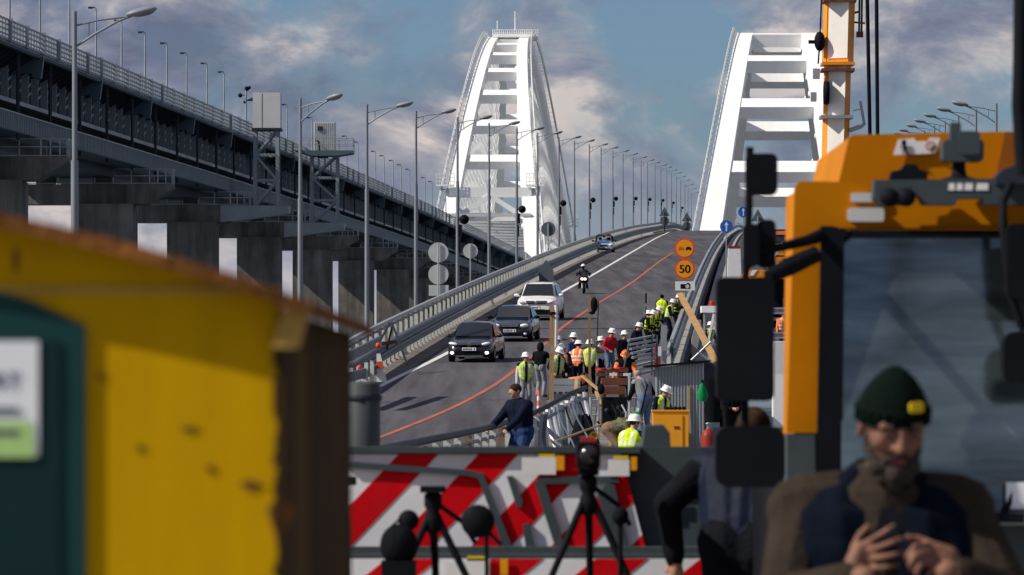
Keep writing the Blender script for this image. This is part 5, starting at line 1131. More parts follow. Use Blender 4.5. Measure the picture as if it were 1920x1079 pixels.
for x in (1611, 1615.5): a, c = P(x, 60, d), P(x + 1, -20, d); b = MB(); b.tube([a, c], .05, 5); b.build('stay', 'steel_dark', boom, True)
q = P(1612, 62, d); b = MB(); b.box(q.x - .15, q.x + .15, d - .1, d + .1, q.z - .2, q.z + .05); b.build('stay_clamp', 'rust', boom, True); MB().bar(P(1600, 25, d), P(1612, 22, d), .1, .1).build('stay_lug', 'rust', boom, True); MB().bar(P(1600, 42, d), P(1622, 44, d), .1, .08).build('stay_lug', 'rust', boom, True)
b = MB(); b.bar(P(1593, 245, d), P(1612, 238, d), .35, .2); b.bar(P(1612, 240, d), P(1621, 232, d), .2, .15); b.bar(P(1621, 235, d), P(1613, 190, d), .12, .12); b.bar(P(1600, 208, d), P(1613, 205, d), .05, .05); b.build('side_bracket', 'galv', boom, True)
for k, x in enumerate((1625, 1643)): b = MB(); b.tube([P(x + 7 * (1 - k * .6), 300, d - 3), P(x, -60, d - 3)], .085, 6); b.build('hoist_rope', 'black', boom, True)
b = MB(); a, c = P(1500, 560, d), P(1640, 400, d); b.box(a.x, c.x, d - 1.2, d + 5, P(0, 520, d).z, c.z); b.build('superstructure', 'boom_orange', t, True)
a, c = P(1404, 520, d), P(1640, 508, d); b = MB(); b.box(a.x, c.x, d - 1.6, d + 9, a.z - .1, c.z); b.build('carrier_deck', 'boom_orange', t, True)
for k in range(4):
    y = 508 - 13 * (k + 1); a, c = P(1447, y, d - 1.6), P(1500, y - 3, d - 1.6); b = MB(); b.box(a.x, c.x, d - 1.6, d - 1.55, a.z, c.z); b.build('guard_rail', 'steel_dark', t, True)
a, c = P(1449, 508, d), P(1500, 458, d); b = MB(); b.box(a.x, c.x, d - 1.4, d - 1.2, a.z, c.z); b.build('tool_locker', 'boom_orange', t, True)
for x, y in ((1412, 512), (1452, 478), (1455, 498)):
    q = P(x, y, d - 1.62); b = MB(); b.prism([(q.x - .2, q.z - .13), (q.x, q.z - .13), (q.x + .2, q.z + .13), (q.x, q.z + .13)], 'y', d - 1.63, d - 1.61); b.build('hazard_stripe', 'white_paint', t, True)
for x in (1415, 1475, 1560, 1620):
    q = P(x, 0, d); wt = thing_part('wheel', t, (q.x - X0, -1.2, .62)); b = MB(); b.lathe([(.3, -.25), (.6, -.25), (.65, -.18), (.65, .18), (.6, .25), (.3, .25)], n=20, axis='x'); b.build('tyre', 'rubber', wt); b = MB(); b.lathe([(0, -.2), (.3, -.15), (.3, .15), (0, .2)], n=14, axis='x'); b.build('rim', 'crane_orange', wt)
a, c = P(1404, 0, d), P(1640, 0, d); b = MB(); b.box(a.x + .3, c.x - .3, d - 1.2, d + 8.5, z0 + .5, P(0, 521, d).z - .1); b.build('chassis', 'black', t, True)
# dark truck behind it
d = 330; z0 = zr(d); a, c = P(1440, 470, d), P(1500, 430, d); t = thing('truck', 'dark blue truck with red roof bar and round tank end', 'truck', (a.x, d, z0)); b = MB(); b.hexa([(a.x, d, z0 + .6), (c.x, d, z0 + .6), (c.x, d + 2, z0 + .6), (a.x, d + 2, z0 + .6), (a.x + .08, d + .3, c.z), (c.x - .08, d + .3, c.z), (c.x - .08, d + 2, c.z), (a.x + .08, d + 2, c.z)]); cb = b.build('cab', 'car_blue', t, True)
zz = P(0, 448, d).z; b = MB(); b.hexa([(a.x + .15, d + .06, zz - .8), (c.x - .15, d + .06, zz - .8), (c.x - .15, d + .12, zz - .8), (a.x + .15, d + .12, zz - .8), (a.x + .18, d + .2, zz - .15), (c.x - .18, d + .2, zz - .15), (c.x - .18, d + .3, zz - .15), (a.x + .18, d + .3, zz - .15)]); b.build('windshield', 'car_glass', cb, True)
b = MB(); b.box(a.x + .5, a.x + 1.3, d - .1, d + .3, c.z - .35, c.z - .12); b.build('roof_bar', 'vest_orange', t, True); q = P(1468, 459, d); b = MB(); b.ell((q.x, d, q.z), (.18, .2, .22), 12, 8); b.build('tank_end', 'galv', t, True)
b = MB(); b.box(a.x + .1, c.x - .1, d + 2, d + 9, z0 + .9, c.z - .3); b.build('load_bed', 'steel_dark', t, True)
for x in (a.x + .3, c.x - .3):
    for y in (.8, 6.5): wt = thing_part('wheel', t, (x - a.x, y, .5)); b = MB(); b.lathe([(.25, -.15), (.48, -.15), (.5, -.1), (.5, .1), (.48, .15), (.25, .15)], n=18, axis='x'); b.build('tyre', 'rubber', wt)
d = 268; a, c = P(1362, 488, d), P(1392, 466, d); t = thing('barrier_block', 'white barrier block with red top on the broken carriageway', 'barrier', (a.x, d, zr(d))); b = MB(); b.prism([(a.x, zr(d)), (c.x, zr(d)), (c.x - .1, c.z), (a.x + .1, c.z)], 'y', d, d + .5); b.build('block', 'white_paint', t, True); b = MB(); b.box(a.x + .1, c.x - .1, d - .01, d + .5, c.z, c.z + .12); b.build('top', 'red_paint', t, True)

# loose material in the work zone
def scaff(label, x0, x1, y0, y1, d, zb):
    t = thing('scaffold_frame', label, 'scaffold', on_z(x0, d, zb)); a, c = P(x0, 0, d), P(x1, 0, d); zt = P(0, y0, d).z
    for x in (a.x, c.x):
        for y in (d, d + 1.0): b = MB(); b.tube([(x, y, zb), (x, y, zt)], .025, 6); b.build('upright', 'galv', t, True)
    for k in range(3):
        z = zb + (zt - zb) * (k + 1) / 3.2; [MB().tube([(a.x, yy, z), (c.x, yy, z)], .022, 6).build('rung', 'galv', t, True) for yy in (d, d + 1)]
    b = MB(); b.tube([(a.x, d, zb), (c.x, d, zt)], .018, 6); b.build('brace', 'galv_dark', t, True)
scaff('grey scaffold frame between the rusty beams and the blue jeans', 1181, 1199, 702, 790, 130, .45)
scaff('low scaffold frame at the end of the curved railing', 1108, 1122, 745, 800, 122, .35)
def crate(label, x, d, zb, w, h, dep, rz, m='wood_old', n=4):
    t = thing('crate', label, 'crate', on_z(x, d, zb), R(rz)); 
    for k in range(n):
        z0 = h * k / n
        for y in (-dep / 2, dep / 2 - .02): b = MB(); b.box(-w / 2, w / 2, y, y + .02, z0 + .008, z0 + h / n - .008); b.build('slat', m, t)
        for x_ in (-w / 2, w / 2 - .02): b = MB(); b.box(x_, x_ + .02, -dep / 2 + .021, dep / 2 - .021, z0 + .008, z0 + h / n - .008); b.build('slat', m, t)
crate('old wooden crate in front of the bending camouflage man', 1128, 98, 0, .5, .34, .4, 15)
crate('pale wooden crate beside the crouching worker', 1150, 97, 0, .42, .26, .4, -10, 'wood')
crate('dark crate standing under the compressor', 1170, 118, .3, .5, .45, .4, 8, 'rust')
for lab, x, y, d, L_, rz, m in (('broken board lying across the torn plates', 1085, 812, 100, .9, 20, 'wood_old'), ('pale board lying beside the wooden crate', 1140, 838, 95, .8, -12, 'wood'), ('grey board standing by the scaffold frame', 1190, 795, 116, .7, 75, 'concrete_grey')):
    q = P(x, y, d); t = thing('loose_board', lab, 'board', q); b = MB(); v = Vector((math.cos(R(rz)), .1, math.sin(R(rz)))) * L_ / 2; b.bar(-v, v, .16, .03); b.build('board', m, t)
for lab, x, y, d, m in (('dark tarpaulin heap behind the torn barrier plates', 1096, 790, 112, 'dark_cloth'), ('brown sacking heap under the rusty beams', 1168, 795, 121, 'khaki'), ('grey tarpaulin heap beside the gas bottle', 1345, 832, 103, 'grey_cloth')):
    q = P(x, y, d); t = thing('tarpaulin', lab, 'tarpaulin', (q.x, q.y, 0)); h = q.z + .1; rings = []
    for v in range(7):
        r_ = .42 * (1 - v / 6.5) ** .6; rings.append([(r_ * math.cos(a) * (1 + .22 * math.sin(3 * a + v) + .1 * math.sin(7 * a)), .8 * r_ * math.sin(a) * (1 + .2 * math.sin(4 * a + v)), h * v / 6 * (1 + .06 * math.sin(5 * a))) for a in [2 * math.pi * j / 22 for j in range(22)]])
    b = MB(); b.loft(rings); b.build('sheet', m, t)
for k, (pp, lab) in enumerate(((((1120, 790), (1140, 820), (1165, 815), (1190, 838)), 'black hose lying over the ground to the crouching worker'), (((1180, 640), (1170, 690), (1188, 730), (1176, 775)), 'thin grey cable hanging down from the stack of rails'))):
    d = 108 if k == 0 else 150; t = thing('loose_cable', lab, 'cable', P(*pp[0], d)); pts_ = [P(x, y, d) for x, y in pp]; b = MB(); b.tube(pts_, .025, 6); b.build('cable_run', 'black' if k == 0 else 'galv_dark', t, True)
# ================================================================ foreground: low-loader ramps, crane, booth, people
def rpoly(x0, x1, z0, z1, r, n=5):
    out_ = []
    for cx, cz, a0 in ((x1 - r, z1 - r, 0), (x0 + r, z1 - r, 90), (x0 + r, z0 + r, 180), (x1 - r, z0 + r, 270)):
        for k in range(n + 1): a = R(a0 + 90 * k / n); out_.append((cx + r * math.cos(a), cz + r * math.sin(a)))
    return out_
def pxpoly(pp, d): return [(P(x, y, d).x, P(x, y, d).z) for x, y in pp]
def slab(b, pp, d, dep): b.prism(pxpoly(pp, d), 'y', d, d + dep); return b
def rslab(b, x0, y0, x1, y1, r, d, dep): a, c = P(x0, y1, d), P(x1, y0, d); b.prism(rpoly(a.x, c.x, a.z, c.z, r * d / FPX), 'y', d, d + dep); return b
def clip(poly, a, c, s):        # keep the side of the line x = a + c*z (s = sign)
    out_ = []; f = lambda p: s * (p[0] - a - c * p[1])
    for i in range(len(poly)):
        p, q = poly[i], poly[(i + 1) % len(poly)]; fp, fq = f(p), f(q)
        if fp >= 0: out_.append(p)
        if (fp > 0) != (fq > 0) and abs(fp - fq) > 1e-9: t = fp / (fp - fq); out_.append((p[0] + t * (q[0] - p[0]), p[1] + t * (q[1] - p[1])))
    return out_
def striped(par, pp, d, period, phase, slope, n):
    poly = pxpoly(pp, d); b = MB(); b.prism(poly, 'y', d, d + .012); pl = b.build('striped_plate', 'panel_white', par, True)
    z0 = poly[0][1]
    for k in range(n):
        a = P(phase + period * k, 0, d).x - slope * z0; w_ = period * .5 * d / FPX; q = clip(clip(poly, a, slope, 1), a + w_, slope, -1)
        if len(q) > 2: b = MB(); b.prism(q, 'y', d - .003, d - .0005); b.build('red_stripe', 'panel_red', pl, True)
    return pl
D0 = 28.0
t = thing('low_loader_ramp', 'rear ramp of low loader trailer with red and white slanted stripes', 'trailer ramp', (0, D0, 0))
b = MB(); slab(b, [(600, 1040), (1420, 1040), (1420, 838), (600, 838)], D0 + .06, .10); b.build('ramp_plate', 'ramp_grey', t, True)
striped(t, [(648, 1028), (1210, 1028), (1165, 852), (648, 852)], D0, 150, 580, .95, 6)
b = MB(); slab(b, [(600, 850), (1200, 850), (1200, 838), (600, 838)], D0 - .03, .16); b.build('top_rail', 'ramp_grey', t, True)
b = MB(); slab(b, [(600, 1048), (1425, 1048), (1425, 1026), (600, 1026)], D0 - .12, .24); b.build('lower_rail', 'ramp_grey', t, True)
for k, pp in enumerate(([(650, 878), (650, 866), (880, 882), (905, 888), (962, 1030), (945, 1030), (897, 898), (878, 892)], [(950, 893), (962, 893), (980, 940), (977, 952), (968, 950)], [(1002, 905), (1018, 895), (1160, 893), (1160, 905), (1022, 908), (1060, 1030), (1042, 1030)], [(980, 985), (992, 980), (1003, 1028), (986, 1028)], [(1120, 930), (1140, 905), (1152, 910), (1180, 1030), (1155, 1030)])):
    b = MB(); slab(b, pp, D0 - .025, .022); b.build('stiffener_bar', 'ramp_grey', t, True)
for x0, x1, y0, y1, m in ((978, 1042, 858, 890, 'white_paint'), (1042, 1058, 855, 882, 'amber'), (1140, 1180, 862, 893, 'white_paint'), (1183, 1194, 857, 882, 'amber'), (1010, 1040, 852, 858, 'badge'), (1150, 1178, 855, 861, 'badge')):
    b = MB(); slab(b, [(x0, y1), (x1, y1), (x1, y0), (x0, y0)], D0 - .032, .005); b.build('reflector' if m != 'white_paint' else 'label_plate', m, t, True)
b = MB(); slab(b, [(1193, 1030), (1345, 1030), (1345, 845), (1258, 843), (1256, 812), (1244, 797), (1210, 800), (1205, 838), (1193, 842)], D0 + .17, .5); b.build('ramp_side', 'ramp_grey', t, True)
b = MB(); slab(b, [(1205, 960), (1250, 960), (1250, 870), (1205, 870)], D0 + .14, .03); b.build('side_plate', 'ramp_grey', t, True)
b = MB(); b.box(-1.2, 1.3, D0 + .3, D0 + .6, 0, .8); b.build('trailer_axle', 'black', t, True)
b = MB(); slab(b, [(600, 1400), (1430, 1400), (1430, 1040), (600, 1040)], 26.4, .10); b.build('lower_ramp_plate', 'ramp_grey', t, True)
striped(t, [(640, 1180), (1412, 1180), (1412, 1048), (640, 1048)], 26.36, 196, 560, 1.25, 6)
for x0, x1, y0, y1, m in ((836, 868, 1055, 1090, 'white_paint'), (872, 918, 1048, 1090, 'white_paint'), (876, 916, 1043, 1052, 'badge'), (938, 952, 1048, 1078, 'amber'), (1390, 1412, 1058, 1079, 'white_paint')):
    b = MB(); slab(b, [(x0, y1), (x1, y1), (x1, y0), (x0, y0)], 26.34, .005); b.build('label_plate' if m == 'white_paint' else 'reflector', m, t, True)
# grey cylinder beside the ramp
d = 33; a, c = P(646, 845, d), P(713, 716, d); t = thing('rubber_bollard', 'tall dark grey cylinder standing behind the striped ramp', 'cylinder', ((a.x + c.x) / 2, d, 0)); r = (c.x - a.x) / 2
b = MB(); b.lathe([(0, 0), (r, 0), (r, c.z - .02), (r - .02, c.z), (0, c.z)], n=28); b.build('drum', 'drum_grey', t); 
for z in (c.z - .12, c.z - .5): MB().lathe([(r + .004, z), (r + .012, z + .01), (r + .012, z + .03), (r + .004, z + .04)], n=28).build('hoop', 'steel_dark', t)

# camera tripods
def tripod(label, x, ytop, d, headw, extra):
    q = P(x, ytop, d); t = thing('camera_tripod', label, 'tripod', (q.x, d, 0), 0, None); zt = q.z
    for k, (dx, dy) in enumerate(((-.32, -.18), (.34, -.1), (.02, .36))):
        b = MB(); b.tube([(dx * .08, dy * .08, zt - .19), (dx * .75, dy * .75, zt * .5), (dx * 1.4, dy * 1.4, 0)], [.019, .016, .012], 8); b.build('leg', 'black', t)
    b = MB(); b.lathe([(.012, zt - .34), (.016, zt - .26), (.04, zt - .23), (.042, zt - .17), (.028, zt - .15), (.042, zt - .12), (.042, zt - .07), (.03, zt - .06)], n=14); b.box(-headw, headw, -.06, .06, zt - .06, zt - .03); b.build('head', 'black', t)
    b = MB(); b.tube([(.03, 0, zt - .12), (.14, .02, zt - .2), (.2, .02, zt - .3)], .013, 6); b.build('pan_handle', 'black', t); extra(t, zt); return t
def ex1(t, zt):
    b = MB(); b.lathe([(0, -.03), (.045, -.03), (.05, .0), (.045, .03), (0, .03)], (-.115, 0, zt - .19), 14, 'y'); b.build('knob', 'black', t)
tripod('low black camera tripod without camera in front of the striped ramp', 812, 900, 25.0, .06, ex1)
def ex2(t, zt):
    b = MB(); b.prism(rpoly(-.055, .055, zt - .03, zt + .10, .02), 'y', -.14, .16); cb = b.build('video_camera', 'black', t); b = MB(); b.lathe([(.0, -.2), (.04, -.2), (.045, -.14)], (0, 0, zt + .04), 14, 'y'); b.build('lens', 'black_gloss', cb)
    b = MB(); b.box(-.035, .035, -.1, .1, zt + .10, zt + .125); b.build('top_light', 'red_lens', cb)
tripod('tall black tripod carrying a video camera with red top', 1103, 868, 25.4, .05, ex2)
d = 24.6; q = P(896, 978, d)
t = thing('folded_reflector', 'round black folded light reflector on its handle', 'reflector', (q.x, d, q.z)); b = MB(); b.lathe([(0, -.02), (.07, -.018), (.078, 0), (.07, .018), (0, .02)], n=24, axis='y'); b.build('disc', 'black', t); b = MB(); b.bar((.05, 0, -.05), (.11, 0, -.11), .025, .02); b.bar((.04, 0, -.06), (.05, 0, -q.z + .02), .02, .02); b.build('handle', 'black', t)
q = P(748, 1015, d); t = thing('equipment_bag', 'round black equipment bag beside the low tripod', 'bag', (q.x, d, q.z)); b = MB(); b.ell((0, 0, -.02), (.088, .09, .10), 18, 12); b.build('bag_body', 'dark_cloth', t); b = MB(); b.tube([(-.05, 0, .05), (0, 0, .1), (.05, 0, .05)], .008, 6); b.build('strap', 'black', t); b = MB(); b.box(-.08, .08, -.08, .08, -q.z, -.09); b.build('stand', 'black', t)
q = P(1163, 968, 25.3); t = thing('microphone', 'black foam covered microphone on stand by the tall tripod', 'microphone', (q.x, 25.3, 0)); b = MB(); b.ell((0, 0, q.z), (.04, .06, .045), 14, 10); b.build('foam', 'dark_cloth', t); b = MB(); b.tube([(0, 0, 0), (0, 0, q.z)], .012, 6); b.build('stand', 'black', t)
q = P(648, 990, 25); t = thing('equipment_case', 'upright black case edge against the yellow booth', 'case', (q.x, 25, 0)); b = MB(); b.prism(rpoly(-.06, .02, 0, q.z + .05, .02), 'y', -.1, .1); b.build('case_body', 'black', t); b = MB(); b.box(-.02, .05, -.03, .03, q.z + .20, q.z + .24); b.box(-.02, .0, -.03, .03, q.z + .05, q.z + .24); b.build('handle', 'black', t)

# ---------------------------------------------------------------- crane with cab on the right
dc = 22.6
t = thing('mobile_crane', 'orange mobile crane with cab, windshield and black mirrors behind the bearded man', 'crane', (P(1700, 0, dc).x, dc, 0))
b = MB(); slab(b, [(1559, 400), (1592, 258), (1600, 253), (1886, 247), (1920, 250), (2150, 300), (2150, 600), (1559, 600)], dc + 1.9, 2.5); up = b.build('boom_foot', 'crane_orange', t, True)
b = MB(); slab(b, [(1854, 392), (1884, 247), (1990, 250), (2000, 392)], dc + 1.87, .025); b.build('shaded_side', 'crane_orange_shade', up, True)  # flat plate on the front; its dark orange paints a shaded side face
b = MB(); slab(b, [(1675, 291), (1684, 262), (1714, 259), (1717, 265), (1740, 265), (1742, 259), (1763, 259), (1753, 288)], dc + 1.88, .006); st = b.build('sticker', 'sign_white', up, True)
b = MB(); q = P(1695, 268, dc + 1.87); b.ell((q.x, q.y, q.z), (.012, .004, .014), 8, 6); dcx = dc + 1.872
for a, c in (((1695, 270), (1697, 280)), ((1697, 280), (1692, 288)), ((1697, 280), (1705, 290)), ((1695, 272), (1688, 277)), ((1696, 272), (1702, 277))): b.bar(P(*a, dcx), P(*c, dcx), .012, .004)
b.build('walker_symbol', 'black', st, True)
q = P(1745, 274, dcx); b = MB(); b.lathe([(.016, -.002), (.022, -.002), (.022, .002), (.016, .002)], q, 20, 'y'); b.bar((q.x - .014, q.y, q.z + .014), (q.x + .014, q.y, q.z - .014), .006, .004); b.build('prohibition_symbol', 'red_paint', st, True)
# cab shell
b = MB(); slab(b, [(1475, 812), (1537, 812), (1541, 430), (1582, 428), (1640, 428), (1900, 428), (2150, 428), (2150, 378), (1628, 376), (1624, 342), (1498, 340), (1490, 352)], dc, .05); cab = b.build('cab_front', 'crane_orange', t, True)
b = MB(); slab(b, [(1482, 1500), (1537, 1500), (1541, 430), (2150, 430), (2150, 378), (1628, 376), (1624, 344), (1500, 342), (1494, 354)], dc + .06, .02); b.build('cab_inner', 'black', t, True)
b = MB(); slab(b, [(1497, 820), (1503, 352), (1620, 346), (1620, 820)], dc + .3, 1.3); b.build('cab_side', 'crane_orange', t, True)
b = MB(); slab(b, [(1530, 965), (1579, 965), (1583, 445), (1594, 433), (1560, 424), (1540, 424)], dc - .06, .06); b.build('windshield_pillar', 'black', t, True)
b = MB(); slab(b, [(1579, 446), (1594, 431), (2150, 431), (2150, 440), (1600, 440), (1586, 452)], dc - .05, .05); b.build('windshield_frame', 'black', t, True)
b = MB(); p4 = [P(1577, 968, dc - .10), P(2150, 968, dc - .10), P(2150, 434, dc + .02), P(1579, 434, dc + .02)]; b.hexa([p4[0], p4[1], p4[1] + Vector((0, .01, 0)), p4[0] + Vector((0, .01, 0)), p4[3], p4[2], p4[2] + Vector((0, .01, 0)), p4[3] + Vector((0, .01, 0))]); b.build('windshield', 'windshield', t, True)
b = MB(); slab(b, [(1474, 1500), (2150, 1500), (2150, 966), (1530, 966), (1528, 815), (1476, 815)], dc - .04, .5); b.build('cab_lower_front', 'ramp_grey', t, True)
b = MB(); slab(b, [(1576, 985), (2150, 985), (2150, 962), (1576, 962)], dc - .16, .08); b.build('wiper_cowl', 'steel_pale', t, True)
b = MB(); b.bar(P(1880, 975, dc - .18), P(1905, 905, dc - .15), .02, .02); b.bar(P(1860, 970, dc - .2), P(1920, 972, dc - .2), .03, .04); b.build('wiper', 'black', t, True)
a, c = P(1888, 955, dc - .2), P(1925, 905, dc - .2); b = MB(); b.box(a.x, c.x, dc - .17, dc - .165, a.z, c.z); b.build('pass_card', 'poster', t, True)
# roof bar with lamps
b = MB(); slab(b, [(1638, 372), (1640, 338), (1930, 334), (2150, 334), (2150, 384), (1845, 384), (1842, 372), (1796, 372), (1792, 384), (1732, 384), (1722, 366), (1712, 366), (1704, 384), (1652, 384)], dc - .22, .16); rb = b.build('roof_bar', 'ramp_grey', t, True)
b = MB(); slab(b, [(1670, 340), (1672, 322), (1690, 318), (1698, 308), (1718, 308), (1724, 318), (1738, 322), (1740, 340)], dc - .2, .14); b.build('work_lamp', 'black', t, True)
for x in (1668, 1700): q = P(x, 370, dc - .24); b = MB(); b.lathe([(0, -.02), (.035, -.02), (.04, .02)], (q.x, q.y, q.z), 14, 'y'); b.build('spot_lamp', 'black', rb, True)
for x0, x1 in ((1778, 1790), (1793, 1805), (1808, 1824), (1830, 1853)): b = MB(); slab(b, [(x0, 357), (x1, 357), (x1, 344), (x0 + 2, 344)], dc - .224, .003); b.build('lettering', 'sign_white', rb, True)
b = MB(); q = P(1798, 340, dc - .1); b.lathe([(.075, 0), (.07, .012), (.035, .02), (.028, .05), (.028, .12)], q, 16); b.build('horn_post', 'black', t, True)
b = MB(); rslab(b, 1768, 262, 1845, 303, 8, dc - .15, .14); rslab(b, 1782, 230, 1802, 275, 4, dc - .13, .08); rslab(b, 1798, 246, 1838, 290, 8, dc - .16, .16); b.build('horn', 'ramp_grey', t, True)
b = MB(); rslab(b, 1596, 362, 1652, 379, 3, dc - .02, .018); rslab(b, 1590, 390, 1658, 416, 6, dc - .025, .023); b.build('cab_badge', 'arch_grey', t, True)
b = MB(); slab(b, [(1868, 332), (1880, 318), (1918, 306), (1990, 310), (1990, 345), (1868, 345)], dc - .3, .2); b.build('roof_lamp', 'steel_dark', t, True)
# left-hand mirrors (with their arm)
b = MB(); rslab(b, 1344, 520, 1452, 752, 14, dc - .5, .16); mr = b.build('main_mirror', 'black', t, True); b = MB(); rslab(b, 1354, 534, 1443, 740, 10, dc - .34, .006); b.build('mirror_glass', 'chrome', mr, True)
b = MB(); rslab(b, 1342, 800, 1472, 914, 26, dc - .5, .16); b.build('lower_mirror', 'black', t, True)
b = MB(); rslab(b, 1399, 288, 1458, 366, 12, dc - .45, .10); b.build('kerb_mirror', 'black', t, True)
b = MB(); rslab(b, 1394, 420, 1424, 500, 10, dc - .45, .1); rslab(b, 1420, 412, 1455, 502, 12, dc - .42, .1); b.build('wide_mirror', 'black', t, True)
b = MB(); b.tube([P(1406, 276, dc - .42), P(1404, 400, dc - .42), P(1398, 520, dc - .42), P(1396, 860, dc - .42)], .016, 8); b.tube([P(1400, 500, dc - .42), P(1425, 472, dc - .42), P(1470, 462, dc - .4), P(1512, 452, dc - .2), P(1545, 440, dc)], [.018, .018, .02, .024, .03], 8); b.build('mirror_arm', 'black', t, True)
b = MB(); b.tube([P(1440, 520, dc - .45), P(1480, 500, dc - .4), P(1532, 476, dc - .35)], [.03, .04, .035], 10); b.build('arm_cover', 'black', t, True)
b = MB(); b.tube([P(1360, 760, dc - .4), P(1362, 800, dc - .4)], .012, 6); b.build('mirror_bracket', 'black', t, True)
# right-hand mirrors and hose
b = MB(); b.tube([P(1895, 345, dc - .3), P(1880, 380, dc - .35), P(1882, 440, dc - .4), P(1890, 540, dc - .42), P(1920, 620, dc - .42)], .018, 8); b.build('mirror_arm', 'black', t, True)
b = MB(); rslab(b, 1888, 420, 1990, 560, 16, dc - .5, .15); b.build('main_mirror', 'black', t, True); b = MB(); rslab(b, 1882, 622, 1990, 718, 26, dc - .5, .15); b.build('lower_mirror', 'black', t, True)
b = MB(); b.tube([P(1916, -40, dc - 3), P(1914, 120, dc - 3), P(1912, 200, dc - 3), P(1920, 330, dc - 3)], .03, 10); b.build('hose', 'black', t, True); b = MB(); b.tube([P(1902, 120, dc - 2.5), P(1900, 200, dc - 2.5), P(1906, 300, dc - 2.5)], .006, 6); b.build('cable', 'black', t, True)
for x in (1.35, 3.4):
    for y in (.6, 3.4): wt = thing_part('wheel', t, (x - t.location.x, y, .55)); b = MB(); b.lathe([(.3, -.17), (.53, -.17), (.56, -.1), (.56, .1), (.53, .17), (.3, .17)], n=22, axis='x'); b.build('tyre', 'rubber', wt)
b = MB(); b.box(1.15, 4.2, dc + .6, dc + 8, .5, 1.5); b.build('chassis', 'black', t, True)
b = MB(); b.box(1.9, 4.0, dc + 3.5, dc + 6, 1.5, 2.2); b.build('turntable', 'crane_orange', t, True)

# ---------------------------------------------------------------- yellow booth on the left
db = 8.0
t = thing('yellow_booth', 'worn yellow booth with sloping roof and dark green door', 'booth', (P(525, 0, db).x, db, 0))
xr = P(527, 0, db).x; roof = [(-800, 350), (-500, 352), (-250, 356), (0, 400), (120, 426), (240, 455), (360, 490), (450, 517), (527, 546), (575, 562)]
b = MB(); slab(b, [(-800, 2100), (527, 2100)] + [(x, y + 14) for x, y in roof[:-1]][::-1], db, .04); fr = b.build('front_wall', 'booth_yellow', t, True)
b = MB(); slab(b, [(-800, 549), (524, 552), (524, 540), (-800, 537)], db - .006, .006); b.build('wall_seam', 'booth_seam', fr, True)
zs = P(0, 562, db).z; b = MB(); b.hexa([(xr - .06, db + .042, 0), (xr, db + .042, 0), (xr, db + 3.5, 0), (xr - .06, db + 3.5, 0), (xr - .06, db + .042, zs), (xr, db + .042, zs - .02), (xr, db + 3.5, zs - .02), (xr - .06, db + 3.5, zs)]); b.build('side_wall', 'booth_brown', t, True)
b = MB(); pr_ = pxpoly(roof, db - .05); pr2 = [(x, z - .022) for x, z in pr_][::-1]; b.prism(pr_ + pr2, 'y', db - .06, db + 3.7); b.build('roof', 'booth_rust', t, True)
zz = 0.0
while zz < zs - .02:
    h = random.uniform(.008, .03); r = random.choice((.001, .002, .003, .005, .008)) ; b = MB(); b.box(xr - .004 - r, xr + .003, db - .004, db + .042, zz, zz + h - .0005); b.build('torn_edge', 'booth_brown', t, True); zz += h
q = P(548, 590, db - .02); b = MB(); b.hexa([(q.x - .03, db - .03, q.z - .05), (q.x + .01, db - .03, q.z - .05), (q.x + .01, db - .01, q.z - .05), (q.x - .03, db - .01, q.z - .05), (q.x - .01, db - .03, q.z + .02), (q.x + .03, db - .03, q.z + .02), (q.x + .03, db - .01, q.z + .02), (q.x - .01, db - .01, q.z + .02)]); b.build('corner_bracket', 'booth_seam', t, True)
for x, y, rx, rz_ in ((470, 910, .014, .007), (190, 707, .006, .005), (355, 805, .012, .004), (525, 972, .016, .03), (395, 880, .006, .005), (30, 490, .004, .02), (262, 840, .006, .004), (520, 650, .006, .02)):
    q = P(x, y, db); b = MB(); b.prism([(q.x + rx * math.cos(a) * (1 + .3 * math.sin(3 * a)), q.z + rz_ * math.sin(a)) for a in [2 * math.pi * j / 12 for j in range(12)]], 'y', db - .0025, db - .0005); b.build('rust_spot', 'booth_rust', fr, True)
b = MB(); slab(b, [(-700, 2100), (160, 2100), (160, 612), (120, 592), (60, 566), (0, 548), (-100, 532), (-300, 520), (-700, 520)], db - .009, .008); dr = b.build('door', 'booth_green', t, True)
b = MB(); slab(b, [(-600, 2100), (112, 2100), (112, 640), (-600, 640)], db - .013, .0035); b.build('door_panel', 'booth_door_in', dr, True)
b = MB(); slab(b, [(-400, 856), (72, 856), (72, 640), (-400, 640)], db - .016, .0025); ps = b.build('poster', 'poster', dr, True)
b = MB(); slab(b, [(-400, 858), (66, 858), (60, 790), (-400, 790)], db - .0175, .001); b.build('poster_field', 'poster_green', ps, True)
b = MB(); q = P(12, 715, db - .018); text_mesh(b, 'RT', .034, Matrix.Translation(q) @ Euler((R(90), 0, 0)).to_matrix().to_4x4(), .0005); b.build('poster_lettering', 'poster_blue', ps, True)
for y in (770, 812): b = MB(); slab(b, [(-60, y + 5), (36, y + 5), (36, y - 6), (-60, y - 6)], db - .0187, .0008); b.build('poster_line', 'sign_dark', ps, True)
b = MB(); b.box(-2.2, xr - .07, db + .06, db + 3.4, 0, 1.7); b.build('booth_floor_body', 'booth_brown', t, True)

# ---------------------------------------------------------------- person in a blue padded jacket behind the mirror
person('person in blue padded jacket with black sleeves bending behind the crane mirror', on_z(1392, 25.6, 0), R(168), dict(lean=24, hip=(0, 0, .94), hands=((-.30, -.28, .95), (.34, -.05, .92)), head=(0, 35), bulk=1.25), dict(top='blue_padded', sleeve='dark_cloth', legs='dark_cloth'), None, None, None, .012)

